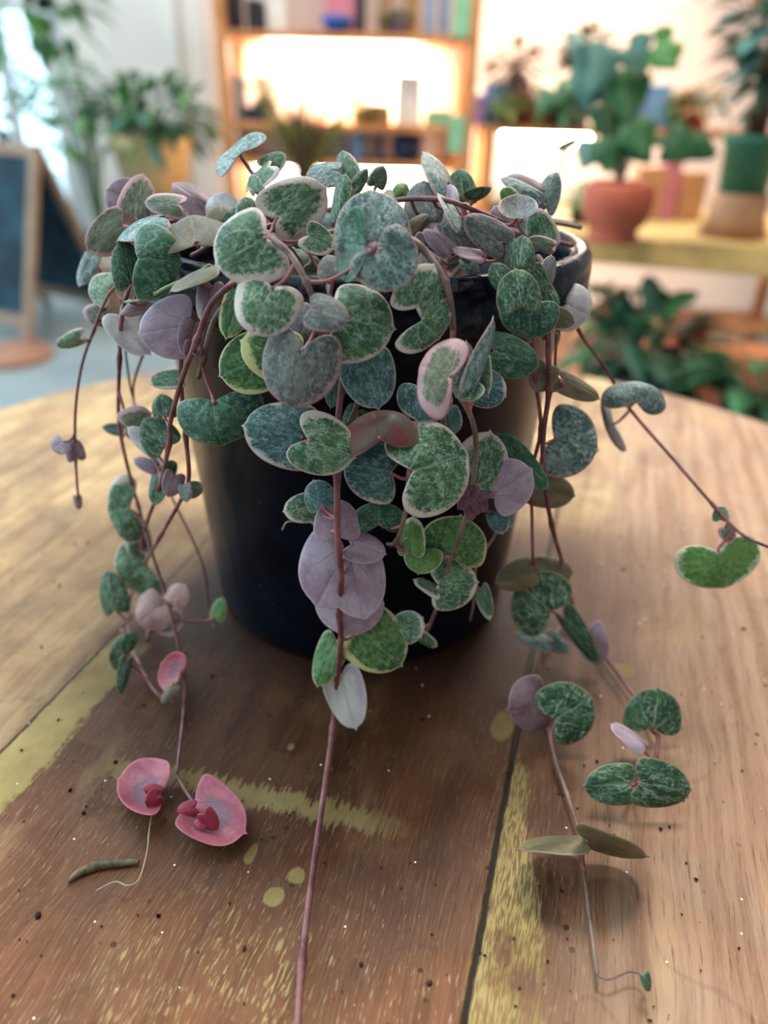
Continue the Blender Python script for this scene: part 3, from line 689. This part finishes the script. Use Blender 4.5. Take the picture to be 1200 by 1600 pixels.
#BACKGROUND
# ================================================================== BACKGROUND
orangeW = plain('warm_pine_shelf', rgb(196, 134, 82), .5, .15, 8)
paleW = plain('pale_pine', rgb(214, 172, 104), .5, .15, 8)
darkW = plain('dark_stained_wood', rgb(110, 72, 50), .5, .15, 8)
terra = plain('terracotta', rgb(176, 84, 58), .7, .12, 12)
def pl(name, r_, g_, b_, ro=.6): return plain(name, rgb(r_, g_, b_), ro, .08, 20)
COLR = {'blue': pl('blue_card', 44, 92, 168), 'white': pl('white_card', 226, 222, 214), 'black': pl('black_card', 40, 42, 50), 'mint': pl('mint_card', 140, 196, 156), 'lilac': pl('lilac_card', 150, 134, 190),
        'red': pl('red_card', 176, 60, 50), 'pink': pl('pink_card', 214, 130, 140), 'grey': pl('grey_card', 128, 130, 136), 'tan': pl('tan_card', 160, 124, 84), 'green': pl('green_card', 74, 128, 74), 'navy': pl('navy_card', 46, 62, 92), 'skyblue': pl('sky_blue_card', 120, 160, 196), 'orange': pl('orange_card', 208, 150, 104)}
leafG = {'a': pl('fresh_green_foliage', 70, 128, 58, .5), 'b': pl('dark_green_foliage', 34, 74, 50, .5), 'c': pl('blue_green_foliage', 78, 122, 108, .5), 'd': pl('brown_foliage', 96, 62, 54, .6), 'e': pl('yellow_green_foliage', 140, 150, 60, .5), 'f': pl('mid_green_foliage', 52, 100, 56, .45)}
lampM = emit('warm_light_tube', (1.0, .86, .70), 34)

# ---- shelving units -------------------------------------------------------
BY = 3.2
def shelving(name, x0, x1, label, shelves, top, uprights):
    b = empty(name, ((x0 + x1) / 2, BY, 0), label, 'shelving unit')
    for xx in uprights:
        for yy in (BY, BY + .32): MB().box((xx, yy, top / 2), (.045, .045, top), bev=.004).obj('upright', orangeW, b, False)
    for z in shelves: MB().box(((x0 + x1) / 2, BY + .16, z - .0125), (x1 - x0, .36, .025), bev=.003).obj('shelf', orangeW, b, False)
    return b
xA0, xA1 = -.66, .30
sh1 = shelving('shelving_unit', xA0, xA1, 'tall pine shelving unit behind the pot, left of the wall shelf, lit under its shelves', (1.16, .865, .735, .42, .12), 1.75, (xA0 + .02, xA1 - .02))
MB().box(((xA0 + xA1) / 2, BY + .335, .95), (xA1 - xA0, .012, 1.6)).obj('back_panel', wallM, sh1, False)
MB().box(((xA0 + xA1) / 2, BY + .16, 1.7375), (xA1 - xA0, .36, .025)).obj('shelf', orangeW, sh1, False)
xB0, xB1 = .34, 1.75
sh2 = shelving('shelving_unit', xB0, xB1, 'long low pine shelving unit crowded with plants at the right of the tall unit', (.875, .42, .12), .875, (xB0 + .03, xB1 - .02))
def light_bar(pxa, pxb, py, Y, label, zt=None, tall=.035):
    a = at(pxa, py, Y); b = at(pxb, py, Y); z = zt if zt is not None else (a.z + b.z) / 2
    cx = (a.x + b.x) / 2
    t = empty('light_bar', (cx, Y, z), label, 'lamp')
    MB().box((cx, Y, z + tall / 2 + .006), (b.x - a.x + .02, .05, .012)).obj('housing', greyM, t, False)
    MB().tube([(a.x, Y, z), (b.x, Y, z)], tall / 2, 12).obj('tube', lampM, t)
    l = area('light_bar_glow', (cx, Y - .0, z - tall / 2 - .005), (cx, Y + .25, z - .35), b.x - a.x, .05, 9.0, (1, .84, .66)); l.parent = t; l.location = Vector((0, 0, -tall / 2 - .005))
    return t
light_bar(415, 655, 72, BY + .24, 'warm tube light under the tall unit upper shelf', 1.105, .06)
light_bar(400, 672, 262, BY + .24, 'warm tube light under the lowest visible shelf of the tall unit', .69, .035)
light_bar(785, 925, 200, BY + .2, 'warm tube light under the plant-covered shelf at right', .825, .045)
# upper wall shelf with light on the right
ws = empty('wall_shelf', (1.0, BY + .3, 1.42), 'pine wall shelf above the crowded plant shelf at right', 'shelf')
MB().box((.98, BY + .3, 1.42), (1.2, .3, .03)).obj('board', orangeW, ws, False)
for xx in (.5, 1.45): MB().box((xx, BY + .4, 1.36), (.03, .1, .1)).obj('bracket', darkW, ws, False)
light_bar(800, 1065, 5, BY + .3, 'warm tube light under the wall shelf, topmost at right', 1.355, .075)
# wall behind right bay closer, so that the lights wash it
def book(px, py, Y, w, h, d, col, label, cat, name='book', group=None, rz=0, z0=None):
    p = at(px, py, Y); z = z0 if z0 is not None else p.z
    o = empty(name, (p.x, Y, z), label, cat, group)
    o.rotation_euler.z = rz
    c = MB().box((0, 0, h / 2), (w, d, h), bev=min(w, h, d) * .06)
    me = c.obj('cover' if name == 'book' else 'body', COLR[col], None, False); me.parent = o
    if name == 'book':
        q = MB().box((0, .002, h / 2 + .0012), (w * .78, d * .98, h * .985)).obj('pages', COLR['white'], None, False); q.parent = o
    return o
Z1, Z2, Z3, Z4 = 1.16, .865, .735, .875
T_ = BY + .13
items = [
 (372, Z1, .035, .20, 'black', 'black upright book at the left end of the upper shelf', 'book', 'book'), (405, Z1, .05, .10, 'black', 'small black box on the upper shelf next to the black book', 'box', 'box'),
 (440, Z1, .07, .13, 'white', 'white carton on the upper shelf, left of the pink box', 'box', 'box'), (535, Z1, .12, .16, 'pink', 'pink box on the upper shelf behind the blue bowl', 'box', 'box'),
 (562, Z1, .035, .22, 'black', 'black upright book beside the pink box', 'book', 'book'), (600, Z1, .05, .12, 'tan', 'tan box on the upper shelf, right of the pink box', 'box', 'box'), (640, Z1, .05, .15, 'tan', 'tall tan box on the upper shelf next to pale books', 'box', 'box'),
 (668, Z1, .028, .17, 'skyblue', 'pale blue book on the upper shelf, first of the right-hand pair', 'book', 'book'), (690, Z1, .028, .15, 'skyblue', 'pale blue book on the upper shelf, second of the right-hand pair', 'book', 'book'),
 (375, Z2, .03, .16, 'grey', 'grey upright book on the middle shelf at the far left', 'book', 'book'), (395, Z2, .06, .05, 'navy', 'low navy box on the middle shelf at left', 'box', 'box'),
 (640, Z2, .10, .17, 'white', 'white and grey carton on the middle shelf below the light', 'box', 'box'), (595, Z2, .09, .07, 'tan', 'brown square pot-like box on the middle shelf', 'box', 'box'), (688, Z2, .10, .055, 'mint', 'mint green box on the middle shelf at right', 'box', 'box'),
 (530, Z3, .05, .10, 'grey', 'grey box in the low compartment of the tall unit', 'box', 'box'), (560, Z3, .05, .10, 'skyblue', 'pale blue leaning box in the low compartment', 'box', 'box'), (595, Z3, .03, .09, 'navy', 'navy book in the low compartment', 'book', 'book'),
]
for (px, z, w, h, col, lab, cat, nm) in items:
    book(px, 100, T_, w, h, .16, col, lab, cat, nm, z0=z)
bo = at(527, 30, BY + .02); o = MB().lathe([(0, 0), (.03, 0), (.055, .03), (.06, .05), (.056, .05), (.05, .03), (0, .012)], (bo.x, BY + .02, Z1), 32).obj('bowl', COLR['blue'], loc=(bo.x, BY + .02, Z1)); tag(o, 'bright blue bowl on the upper shelf in front of the pink box', 'bowl')
bo = at(637, 225, BY + .1); o = MB().lathe([(0, 0), (.04, 0), (.062, .04), (.058, .085), (.03, .1), (.03, .095), (.05, .04), (0, .012)], (bo.x, BY + .1, Z3), 32).obj('vase', COLR['navy'], loc=(bo.x, BY + .1, Z3)); tag(o, 'dark round vase in the low compartment of the tall unit', 'vase')
# price cards on the right-hand upright of the tall unit
for (px, py, lab) in ((722, 25, 'pale green card pinned high on the right upright'), (713, 210, 'pale green card pinned low on the right upright')):
    p = at(px, py, BY - .026); o = MB().box((p.x, BY - .026, p.z), (.06, .003, .13)).obj('card', COLR['mint'], loc=p, smooth=False); tag(o, lab, 'card')
for (px, w, h, col, lab) in ((752, .07, .10, 'lilac', 'lilac box at the left end of the crowded shelf'), (778, .09, .14, 'skyblue', 'pale blue carton behind the lilac box'), (826, .06, .12, 'red', 'small red carton on the crowded shelf'),
                              (856, .12, .09, 'tan', 'tan tray on the crowded shelf in front of the wall'), (905, .10, .10, 'grey', 'grey tin on the crowded shelf'), (1025, .13, .15, 'skyblue', 'blue carton on the crowded shelf, right of the heart-leaved plant'),
                              (1062, .08, .12, 'green', 'green carton on the crowded shelf at right'), (1095, .08, .11, 'lilac', 'small lilac carton at the right end of the crowded shelf')):
    book(px, 100, T_, w, h, .14, col, lab, 'box', 'box', z0=Z4)

for (pa, pb_, lab) in (((598, 90), (548, 150), 'orange wooden stick leaning to the right in the lit compartment'), ((478, 88), (522, 150), 'orange wooden stick leaning to the left in the lit compartment')):
    a = at(pa[0], pa[1], BY + .08); b = at(pb_[0], pb_[1], BY + .08); b.z = max(b.z, Z2 + .012)
    o = MB().tube([a, b], .012, 8).obj('wooden_stick', pl('amber_stick', 214, 128, 52), loc=b); tag(o, lab, 'stick')
# ---- background plants ----------------------------------------------------
def blob_leaf(mb, p, d, L, w, up=Vector((0, 0, 1)), droop=.4, mi=0, heart=False):
    d = d.normalized(); s_ = d.cross(up); s_ = s_.normalized() if s_.length > .01 else Vector((1, 0, 0)); n_ = s_.cross(d)
    prof = ((0, .12), (.12, .75), (.3, 1), (.55, .82), (.8, .42), (1, .02)) if heart else ((0, .1), (.2, .6), (.45, 1), (.7, .8), (.9, .35), (1, .02))
    vs = []; fs = []
    for (u, q) in prof:
        c_ = p + d * L * u - up * droop * L * u * u
        for k_ in (-1, 0, 1): vs.append(c_ + s_ * w * q * k_ * .5 + n_ * (abs(k_) * w * q * .12))
    m_ = len(vs)
    vs += [v - n_ * .0015 for v in vs]
    for i in range(len(prof) - 1):
        for j in range(2):
            a, b = i * 3 + j, i * 3 + j + 1
            fs.append((a, b, b + 3, a + 3)); fs.append((m_ + a, m_ + a + 3, m_ + b + 3, m_ + b))
        fs.append((i * 3, i * 3 + 3, m_ + i * 3 + 3, m_ + i * 3)); fs.append((i * 3 + 2, m_ + i * 3 + 2, m_ + i * 3 + 5, i * 3 + 5))
    mb.add(vs, fs, mi)
def bushy(base, size, n, L, w, mats, seed, shape=(1, 1, 1), up=.3, stems=True, mname='foliage', parent=None, droop=.4):
    rn = random.Random(seed); fo = MB(); st = MB(); b = Vector(base)
    for i in range(n):
        while True:
            v = Vector((rn.uniform(-1, 1), rn.uniform(-1, 1), rn.uniform(-1, 1)))
            if v.length < 1: break
        p = b + Vector((v.x * size * shape[0], v.y * size * shape[1], (v.z + 1) * size * shape[2] * .5 + size * up * .3))
        d = Vector((v.x + rn.uniform(-.5, .5), v.y + rn.uniform(-.5, .5), v.z * .5 + rn.uniform(-.2, .6)))
        if d.length < .1: d = Vector((1, 0, 0))
        blob_leaf(fo, p, d, L * rn.uniform(.7, 1.2), w * rn.uniform(.7, 1.2), droop=droop, mi=rn.randrange(len(mats)))
        if stems and i % 3 == 0: st.tube(catmull([b, b.lerp(p, .5) + Vector((0, 0, size * .15)), p], 3), .0025, 5)
    if stems: st.obj('stem', STEMG, parent)
    return fo.obj(mname, mats, parent)
def pot_mb(c, r, h, taper=.75, rim=True):
    pr = [(0, 0), (r * taper, 0), (r * .97, h * .82)] + ([(r * 1.06, h * .83), (r * 1.06, h)] if rim else [(r, h)]) + [(r * .9, h), (r * .85, h * .9), (0, h * .88)]
    return MB().lathe(pr, c, 40)
def potted(name, c, r, h, potmat, label, mats, size, n, L, w, seed, cat='potted plant', **k):
    e_ = empty(name, c, label, cat)
    pot_mb(c, r, h).obj('pot', potmat, e_)
    bushy((c[0], c[1], c[2] + h * .9), size, n, L, w, mats, seed, parent=e_, **k)
    return e_
g = leafG
# spiky brown-red grass in front of the tall unit
c = at(475, 250, 2.7); e_ = empty('potted_grass', (c.x, 2.7, .62), 'spiky brown and green grass-like plant in front of the tall shelving unit', 'potted plant')
gs = MB(); rn = random.Random(5)
for i in range(150):
    a = rn.uniform(0, 6.28); sp_ = rn.uniform(.02, .20); hh = rn.uniform(.2, .36)
    gs.tube(catmull([Vector((c.x, 2.7, .66)), Vector((c.x + sp_ * .4 * math.cos(a), 2.7 + sp_ * .4 * math.sin(a), .66 + hh * .6)), Vector((c.x + sp_ * math.cos(a), 2.7 + sp_ * math.sin(a), .66 + hh))], 3), [.004 * (1 - j / 8) + .0006 for j in range(7)], 4, mi=i % 3 == 0)
gs.obj('blades', [g['d'], g['e']], e_); pot_mb((c.x, 2.7, .57), .08, .12).obj('pot', darkW, e_)
pe = empty('plant_stool', (c.x, 2.7, 0), 'small dark wooden stool carrying the spiky brown grass', 'stool')
MB().box((c.x, 2.7, .555), (.26, .26, .03), bev=.004).obj('seat', darkW, pe, False)
for sx in (-.1, .1):
    for sy in (-.1, .1): MB().box((c.x + sx, 2.7 + sy, .27), (.03, .03, .54)).obj('leg', darkW, pe, False)
potted('potted_plant', (at(415, 150, T_).x, BY + .1, Z2), .05, .07, COLR['navy'], 'yellow-green plant on the middle shelf at the left end', [g['e'], g['a']], .07, 60, .06, .02, 11)
potted('potted_plant', (at(590, 150, T_).x - .06, BY + .06, Z2), .035, .05, COLR['tan'], 'small green plant in front of the brown box on the middle shelf', [g['a'], g['e']], .05, 40, .05, .018, 12)
potted('potted_plant', (at(600, 40, T_).x + .05, BY + .04, Z1), .03, .04, COLR['lilac'], 'small dark green plant on the upper shelf near the tan boxes', [g['b'], g['f']], .04, 30, .05, .018, 13)
# the right-hand shelf
potted('potted_fern', (at(805, 150, T_).x, BY + .10, Z4), .05, .10, COLR['tan'], 'reddish-brown fern standing on the crowded shelf left of the heart-leaved plant', [g['d']], .12, 90, .08, .03, 14, up=1.2, shape=(.7, .6, 1.1))
potted('potted_plant', (at(905, 150, T_).x, BY + .10, Z4), .05, .10, COLR['grey'], 'dark bushy plant at the back of the crowded shelf behind the heart leaves', [g['b'], g['d']], .14, 110, .08, .03, 15, up=1.8, shape=(.7, .6, 1.1))
potted('potted_plant', (at(870, 160, T_).x, BY + .0, Z4), .04, .05, COLR['black'], 'low green trailing plant on the crowded shelf', [g['f'], g['a']], .09, 70, .08, .035, 16)
potted('potted_plant', (at(790, 160, T_).x, BY + .0, Z4), .035, .04, COLR['black'], 'tiny yellow-green plant on the crowded shelf', [g['a'], g['e']], .05, 40, .05, .02, 17)
potted('potted_plant', (at(1080, 150, T_).x, BY + .02, Z4), .04, .06, terra, 'green and orange plant at the right end of the crowded shelf', [g['a'], COLR['orange']], .08, 60, .07, .03, 18)
potted('potted_plant', (at(780, 280, BY - .05).x, BY + .12, .42), .07, .16, darkW, 'dark-leaved plant in a round brown pot on the lower right shelf', [g['d'], g['b']], .07, 50, .06, .03, 19)
# ---- the plant bench at right --------------------------------------------
bn = empty('plant_bench', (.85, 1.95, 0), 'pine plant bench at right with a thick pale front edge and low plank shelf', 'bench')
bz = .70; Mx = Matrix.Translation(Vector((.98, 1.92, 0))) @ Matrix.Rotation(math.radians(-18), 4, 'Z')
def bb(c, d, name, mat):
    o = MB().box((0, 0, 0), d, mat=Mx @ Matrix.Translation(Vector(c)), bev=.003).obj(name, mat, bn, False); return o
bb((0, 0, bz - .012), (1.35, .62, .024), 'top', paleW); bb((0, -.32, bz - .03), (1.35, .03, .06), 'front_edge', paleW)
for xx in (-.6, .6):
    for yy in (-.25, .25): bb((xx, yy, .33), (.07, .07, .66), 'leg', darkW)
bb((0, .0, .30), (1.6, .8, .03), 'lower_shelf', plain('orange_plank', rgb(186, 116, 72), .6, .15, 6))
# terracotta pot with heart leaves
tp = at(957, 362, 1.66); tz = bz
e_ = empty('potted_heart_leaf_plant', (tp.x, 1.66, tz), 'heart-leaved green plant in a round terracotta pot on the pine bench', 'potted plant')
k_ = 1.66 / 1155 * 1.0
MB().lathe([(0, 0), (.052, 0), (.054, .012), (.048, .02), (.064, .040), (.073, .075), (.070, .102), (.062, .116), (.056, .116), (.062, .09), (0, .09)], (tp.x, 1.66, tz), 48).obj('pot', terra, e_)
hl = MB(); stm = MB(); root = Vector((tp.x, 1.66, tz + .11))
for (px, py, dx, dy, L, m_) in ((938, 88, -.3, -1, 95, 0), (930, 120, -.2, -1, 90, 0), (975, 130, .2, -1, 95, 1), (1018, 92, .8, -.4, 60, 2), (1045, 78, .3, -.6, 45, 2), (985, 85, .5, -1, 60, 0), (900, 150, -.8, -.4, 60, 1), (870, 160, -1, -.6, 55, 1), (955, 180, .1, -1, 90, 1),
                                 (985, 205, .6, -.8, 75, 1), (930, 235, -.5, -.7, 65, 0), (985, 235, .7, -.5, 60, 1), (950, 230, 0, -1, 70, 1), (1020, 225, 1, -.2, 26, 1), (1035, 50, .2, -1, 40, 2), (912, 70, -.6, -.3, 50, 0), (1000, 60, .1, -.9, 45, 0)):
    p = at(px, py - L * .25, 1.66 + random.uniform(-.06, .06)); d = Vector((dx * .6, -.35, dy * .9))
    blob_leaf(hl, p, d, L * .00108, L * .00104, up=Vector((-.1, -.8, .4)), droop=-.1, mi=m_, heart=True)
    stm.tube(catmull([root, root.lerp(p, .6) + Vector((0, .02, .02)), p], 4), .003, 6)
hl.obj('leaves', [g['c'], g['f'], g['a']], e_); stm.obj('stem', STEMG, e_)
# green pot on a wooden block
gp = at(1140, 378, 1.78); blk = MB().lathe([(0, 0), (.075, 0), (.062, .04), (.058, .09), (0, .09)], (gp.x, 1.78, bz), 32).obj('wooden_block', plain('turned_wood', rgb(168, 120, 84), .6, .15, 10), loc=(gp.x, 1.78, bz)); tag(blk, 'turned wooden block on the pine bench under the green pot', 'block')
e_ = empty('potted_climber', (gp.x, 1.78, bz + .09), 'tall dark-leaved climber in a dark green pot at the right edge', 'potted plant')
pot_mb((gp.x, 1.78, bz + .09), .058, .115, .85).obj('pot', pl('green_glaze', 44, 104, 80), e_)
MB().tube([(gp.x, 1.78, bz + .2), (gp.x + .01, 1.78, 1.45)], .022, 10).obj('moss_pole', darkW, e_)
bushy((gp.x + .02, 1.78, .93), .16, 230, .07, .042, [g['b'], g['b'], g['c']], 21, shape=(.75, .7, 2.4), parent=e_, stems=False)
bl = MB()
for (px, py, L) in ((1085, 235, 70), (1112, 245, 50)):
    blob_leaf(bl, at(px, py - 25, 1.7), Vector((-.6, -.3, -.4)), L * .0014, L * .0013, up=Vector((0, -.8, .4)), droop=0, heart=True)
bl.obj('low_leaf', g['f'], e_)
# things on the far side of the bench
for (px, w, h, col, lab) in ((1040, .04, .16, 'pink', 'slim pink bottle-shaped box on the pine bench'), (1010, .07, .12, 'orange', 'orange carton on the pine bench behind the terracotta pot'), (1078, .06, .11, 'orange', 'orange carton on the pine bench, right of the slim pink box')):
    book(px, 300, 2.05, w, h, .06, col, lab, 'box', 'box', z0=bz)
potted('potted_plant', (at(905, 340, 1.95).x, 1.93, bz), .03, .03, COLR['black'], 'low bright green plant on the bench just left of the terracotta pot', [g['a']], .045, 60, .04, .015, 23)
# plants under the bench
lowz = .315
potted('potted_foliage_plant', (at(1010, 560, 1.62).x, 1.66, lowz), .075, .10, pl('dark_teal_pot', 24, 52, 60), 'dark broad-leaved plant in a dark teal pot on the low plank shelf', [g['b'], g['b'], g['f']], .15, 46, .15, .06, 24, shape=(.9, .8, .8))
potted('potted_foliage_plant', (at(1215, 600, 1.45).x, 1.5, lowz), .07, .08, pl('dark_green_pot', 30, 60, 44), 'dark green plant at the right edge on the low plank shelf', [g['b'], g['f']], .12, 34, .14, .05, 25, shape=(.9, .8, .8))
potted('potted_plant', (at(985, 450, 1.9).x, 1.95, lowz), .06, .09, COLR['white'], 'light green plant on the low plank shelf behind the dark one', [g['a'], g['f']], .12, 70, .09, .03, 26)
book(1110, 455, 1.98, .16, .05, .1, 'white', 'low white tray on the plank shelf under the bench', 'tray', 'tray', z0=lowz)
book(1095, 455, 2.1, .07, .12, .07, 'red', 'dark red box under the bench behind the white tray', 'box', 'box', z0=lowz)
# ---- chalkboard sign at left ---------------------------------------------
chalk = Mat('dusty_blackboard', .6, .2); p = chalk.objc(); n_ = chalk.noise(p, 5, 5, .6); chalk.color(chalk.mix(n_.ss(.4, .7), rgb(8, 34, 48), rgb(26, 74, 92)))
sg = empty('chalkboard_sign', (-1.64, 3.35, 0), 'folding A-frame chalkboard sign with wooden frame at the left', 'sign')
sg.rotation_euler.z = math.radians(-30)
def leaning(sgn, nm):
    Hh = .76; sp_ = .22 if sgn < 0 else .30
    ang = math.atan2(sp_, Hh); M_ = Matrix.Translation(Vector((0, 0, Hh))) @ Matrix.Rotation(-sgn * -ang if sgn < 0 else ang, 4, 'X')
    if sgn < 0: M_ = Matrix.Translation(Vector((0, 0, Hh))) @ Matrix.Rotation(-ang, 4, 'X')
    LL = math.hypot(Hh, sp_)
    b = MB().box((0, 0, 0), (.50, .012, LL * .82), mat=M_ @ Matrix.Translation(Vector((0, 0, -LL * .43)))).obj(nm, chalk.m, None, False); b.parent = sg
    for sx in (-1, 1):
        f = MB().box((0, 0, 0), (.045, .026, LL), mat=M_ @ Matrix.Translation(Vector((sx * .27, 0, -LL / 2)))).obj('frame_side', plain('sign_frame_wood', rgb(150, 124, 102), .6, .1, 9), None, False); f.parent = sg
    for zz in (-.02, -LL * .86):
        f = MB().box((0, 0, 0), (.50, .026, .045), mat=M_ @ Matrix.Translation(Vector((0, 0, zz)))).obj('frame_rail', bpy.data.materials['sign_frame_wood'], None, False); f.parent = sg
leaning(-1, 'front_board'); leaning(1, 'back_board')
bp = at(60, 512, 3.2); o = MB().lathe([(0, 0), (.16, 0), (.165, .01), (.16, .03), (0, .03)], (bp.x, 2.9, 0), 40).obj('round_wooden_base', pl('reddish_brown_base', 168, 124, 102), loc=(bp.x, 2.9, 0)); tag(o, 'flat round reddish-brown base on the floor before the chalkboard', 'base')
# ---- plants at left -------------------------------------------------------
c = at(245, 300, 3.45)
potted('potted_foliage_plant', (c.x, 3.45, .48), .16, .32, pl('mustard_planter', 200, 184, 132), 'leafy plant in a large mustard planter against the pale wall', [g['c'], g['a'], g['f']], .22, 150, .15, .05, 31, shape=(1.15, .8, .9))
o = empty('plant_stand', (c.x, 3.45, 0), 'dark plant stand carrying the mustard planter', 'stand'); MB().box((c.x, 3.45, .465), (.34, .34, .03)).obj('top', darkW, o, False)
for sx in (-.14, .14):
    for sy in (-.14, .14): MB().box((c.x + sx, 3.45 + sy, .225), (.03, .03, .45)).obj('leg', darkW, o, False)
c = at(45, 60, 2.6)
e_ = empty('hanging_plant', (c.x, 2.6, 1.75), 'bushy green hanging plant in front of the window at upper left', 'hanging plant')
pot_mb((c.x, 2.6, 1.42), .11, .14).obj('pot', darkW, e_)
for a in (0, 2.1, 4.2): MB().tube([(c.x + .11 * math.cos(a), 2.6 + .11 * math.sin(a), 1.55), (c.x, 2.6, 2.3)], .003, 5).obj('cord', STEM3, e_)
bushy((c.x, 2.6, 1.02), .22, 100, .09, .05, [g['f'], g['a'], g['a']], 33, shape=(1, .7, 2.0), parent=e_, stems=False)
c = at(128, 170, 3.6)
e_ = empty('potted_palm', (c.x, 3.62, 0), 'arching palm with long thin fronds beside the window', 'potted plant')
pot_mb((c.x, 3.62, 0), .14, .28).obj('pot', COLR['white'], e_)
fr = MB(); rn = random.Random(9)
for i in range(13):
    a = rn.uniform(0, 6.28); rr_ = rn.uniform(.12, .36); hh = rn.uniform(.5, .95)
    P = catmull([Vector((c.x, 3.62, .25)), Vector((c.x + rr_ * .3 * math.cos(a), 3.62 + rr_ * .3 * math.sin(a), .25 + hh * .8)), Vector((c.x + rr_ * math.cos(a), 3.62 + rr_ * math.sin(a), .25 + hh * .9))], 7)
    fr.tube(P, .004, 5)
    for j in range(6, len(P) - 1):
        for sd in (-1, 1):
            d = (P[j + 1] - P[j]).normalized(); blob_leaf(fr, P[j], d + sd * d.cross(Vector((0, 0, 1))), .10, .014, droop=.5)
fr.obj('fronds', [g['a']], e_)
# trees outside the window
for (x_, y_, s_, sd) in ((-5.0, 7.4, .9, 41), (-3.0, 5.9, .5, 42), (-3.1, 8.4, .7, 43)):
    e_ = empty('garden_tree', (x_, y_, 0), {41: 'large leafy tree outside the window, leftmost', 42: 'small leafy tree outside the window, nearest the glass', 43: 'leafy tree outside the window, farthest from the glass'}[sd], 'tree')
    MB().tube([(x_, y_, 0), (x_ + .05, y_, 1.1)], [.07, .05], 8).obj('trunk', darkW, e_)
    bushy((x_, y_, .55), s_, 170, .2, .10, [g['a'], g['f']], sd, shape=(1, .8, 1.6), parent=e_, stems=False, mname='crown')
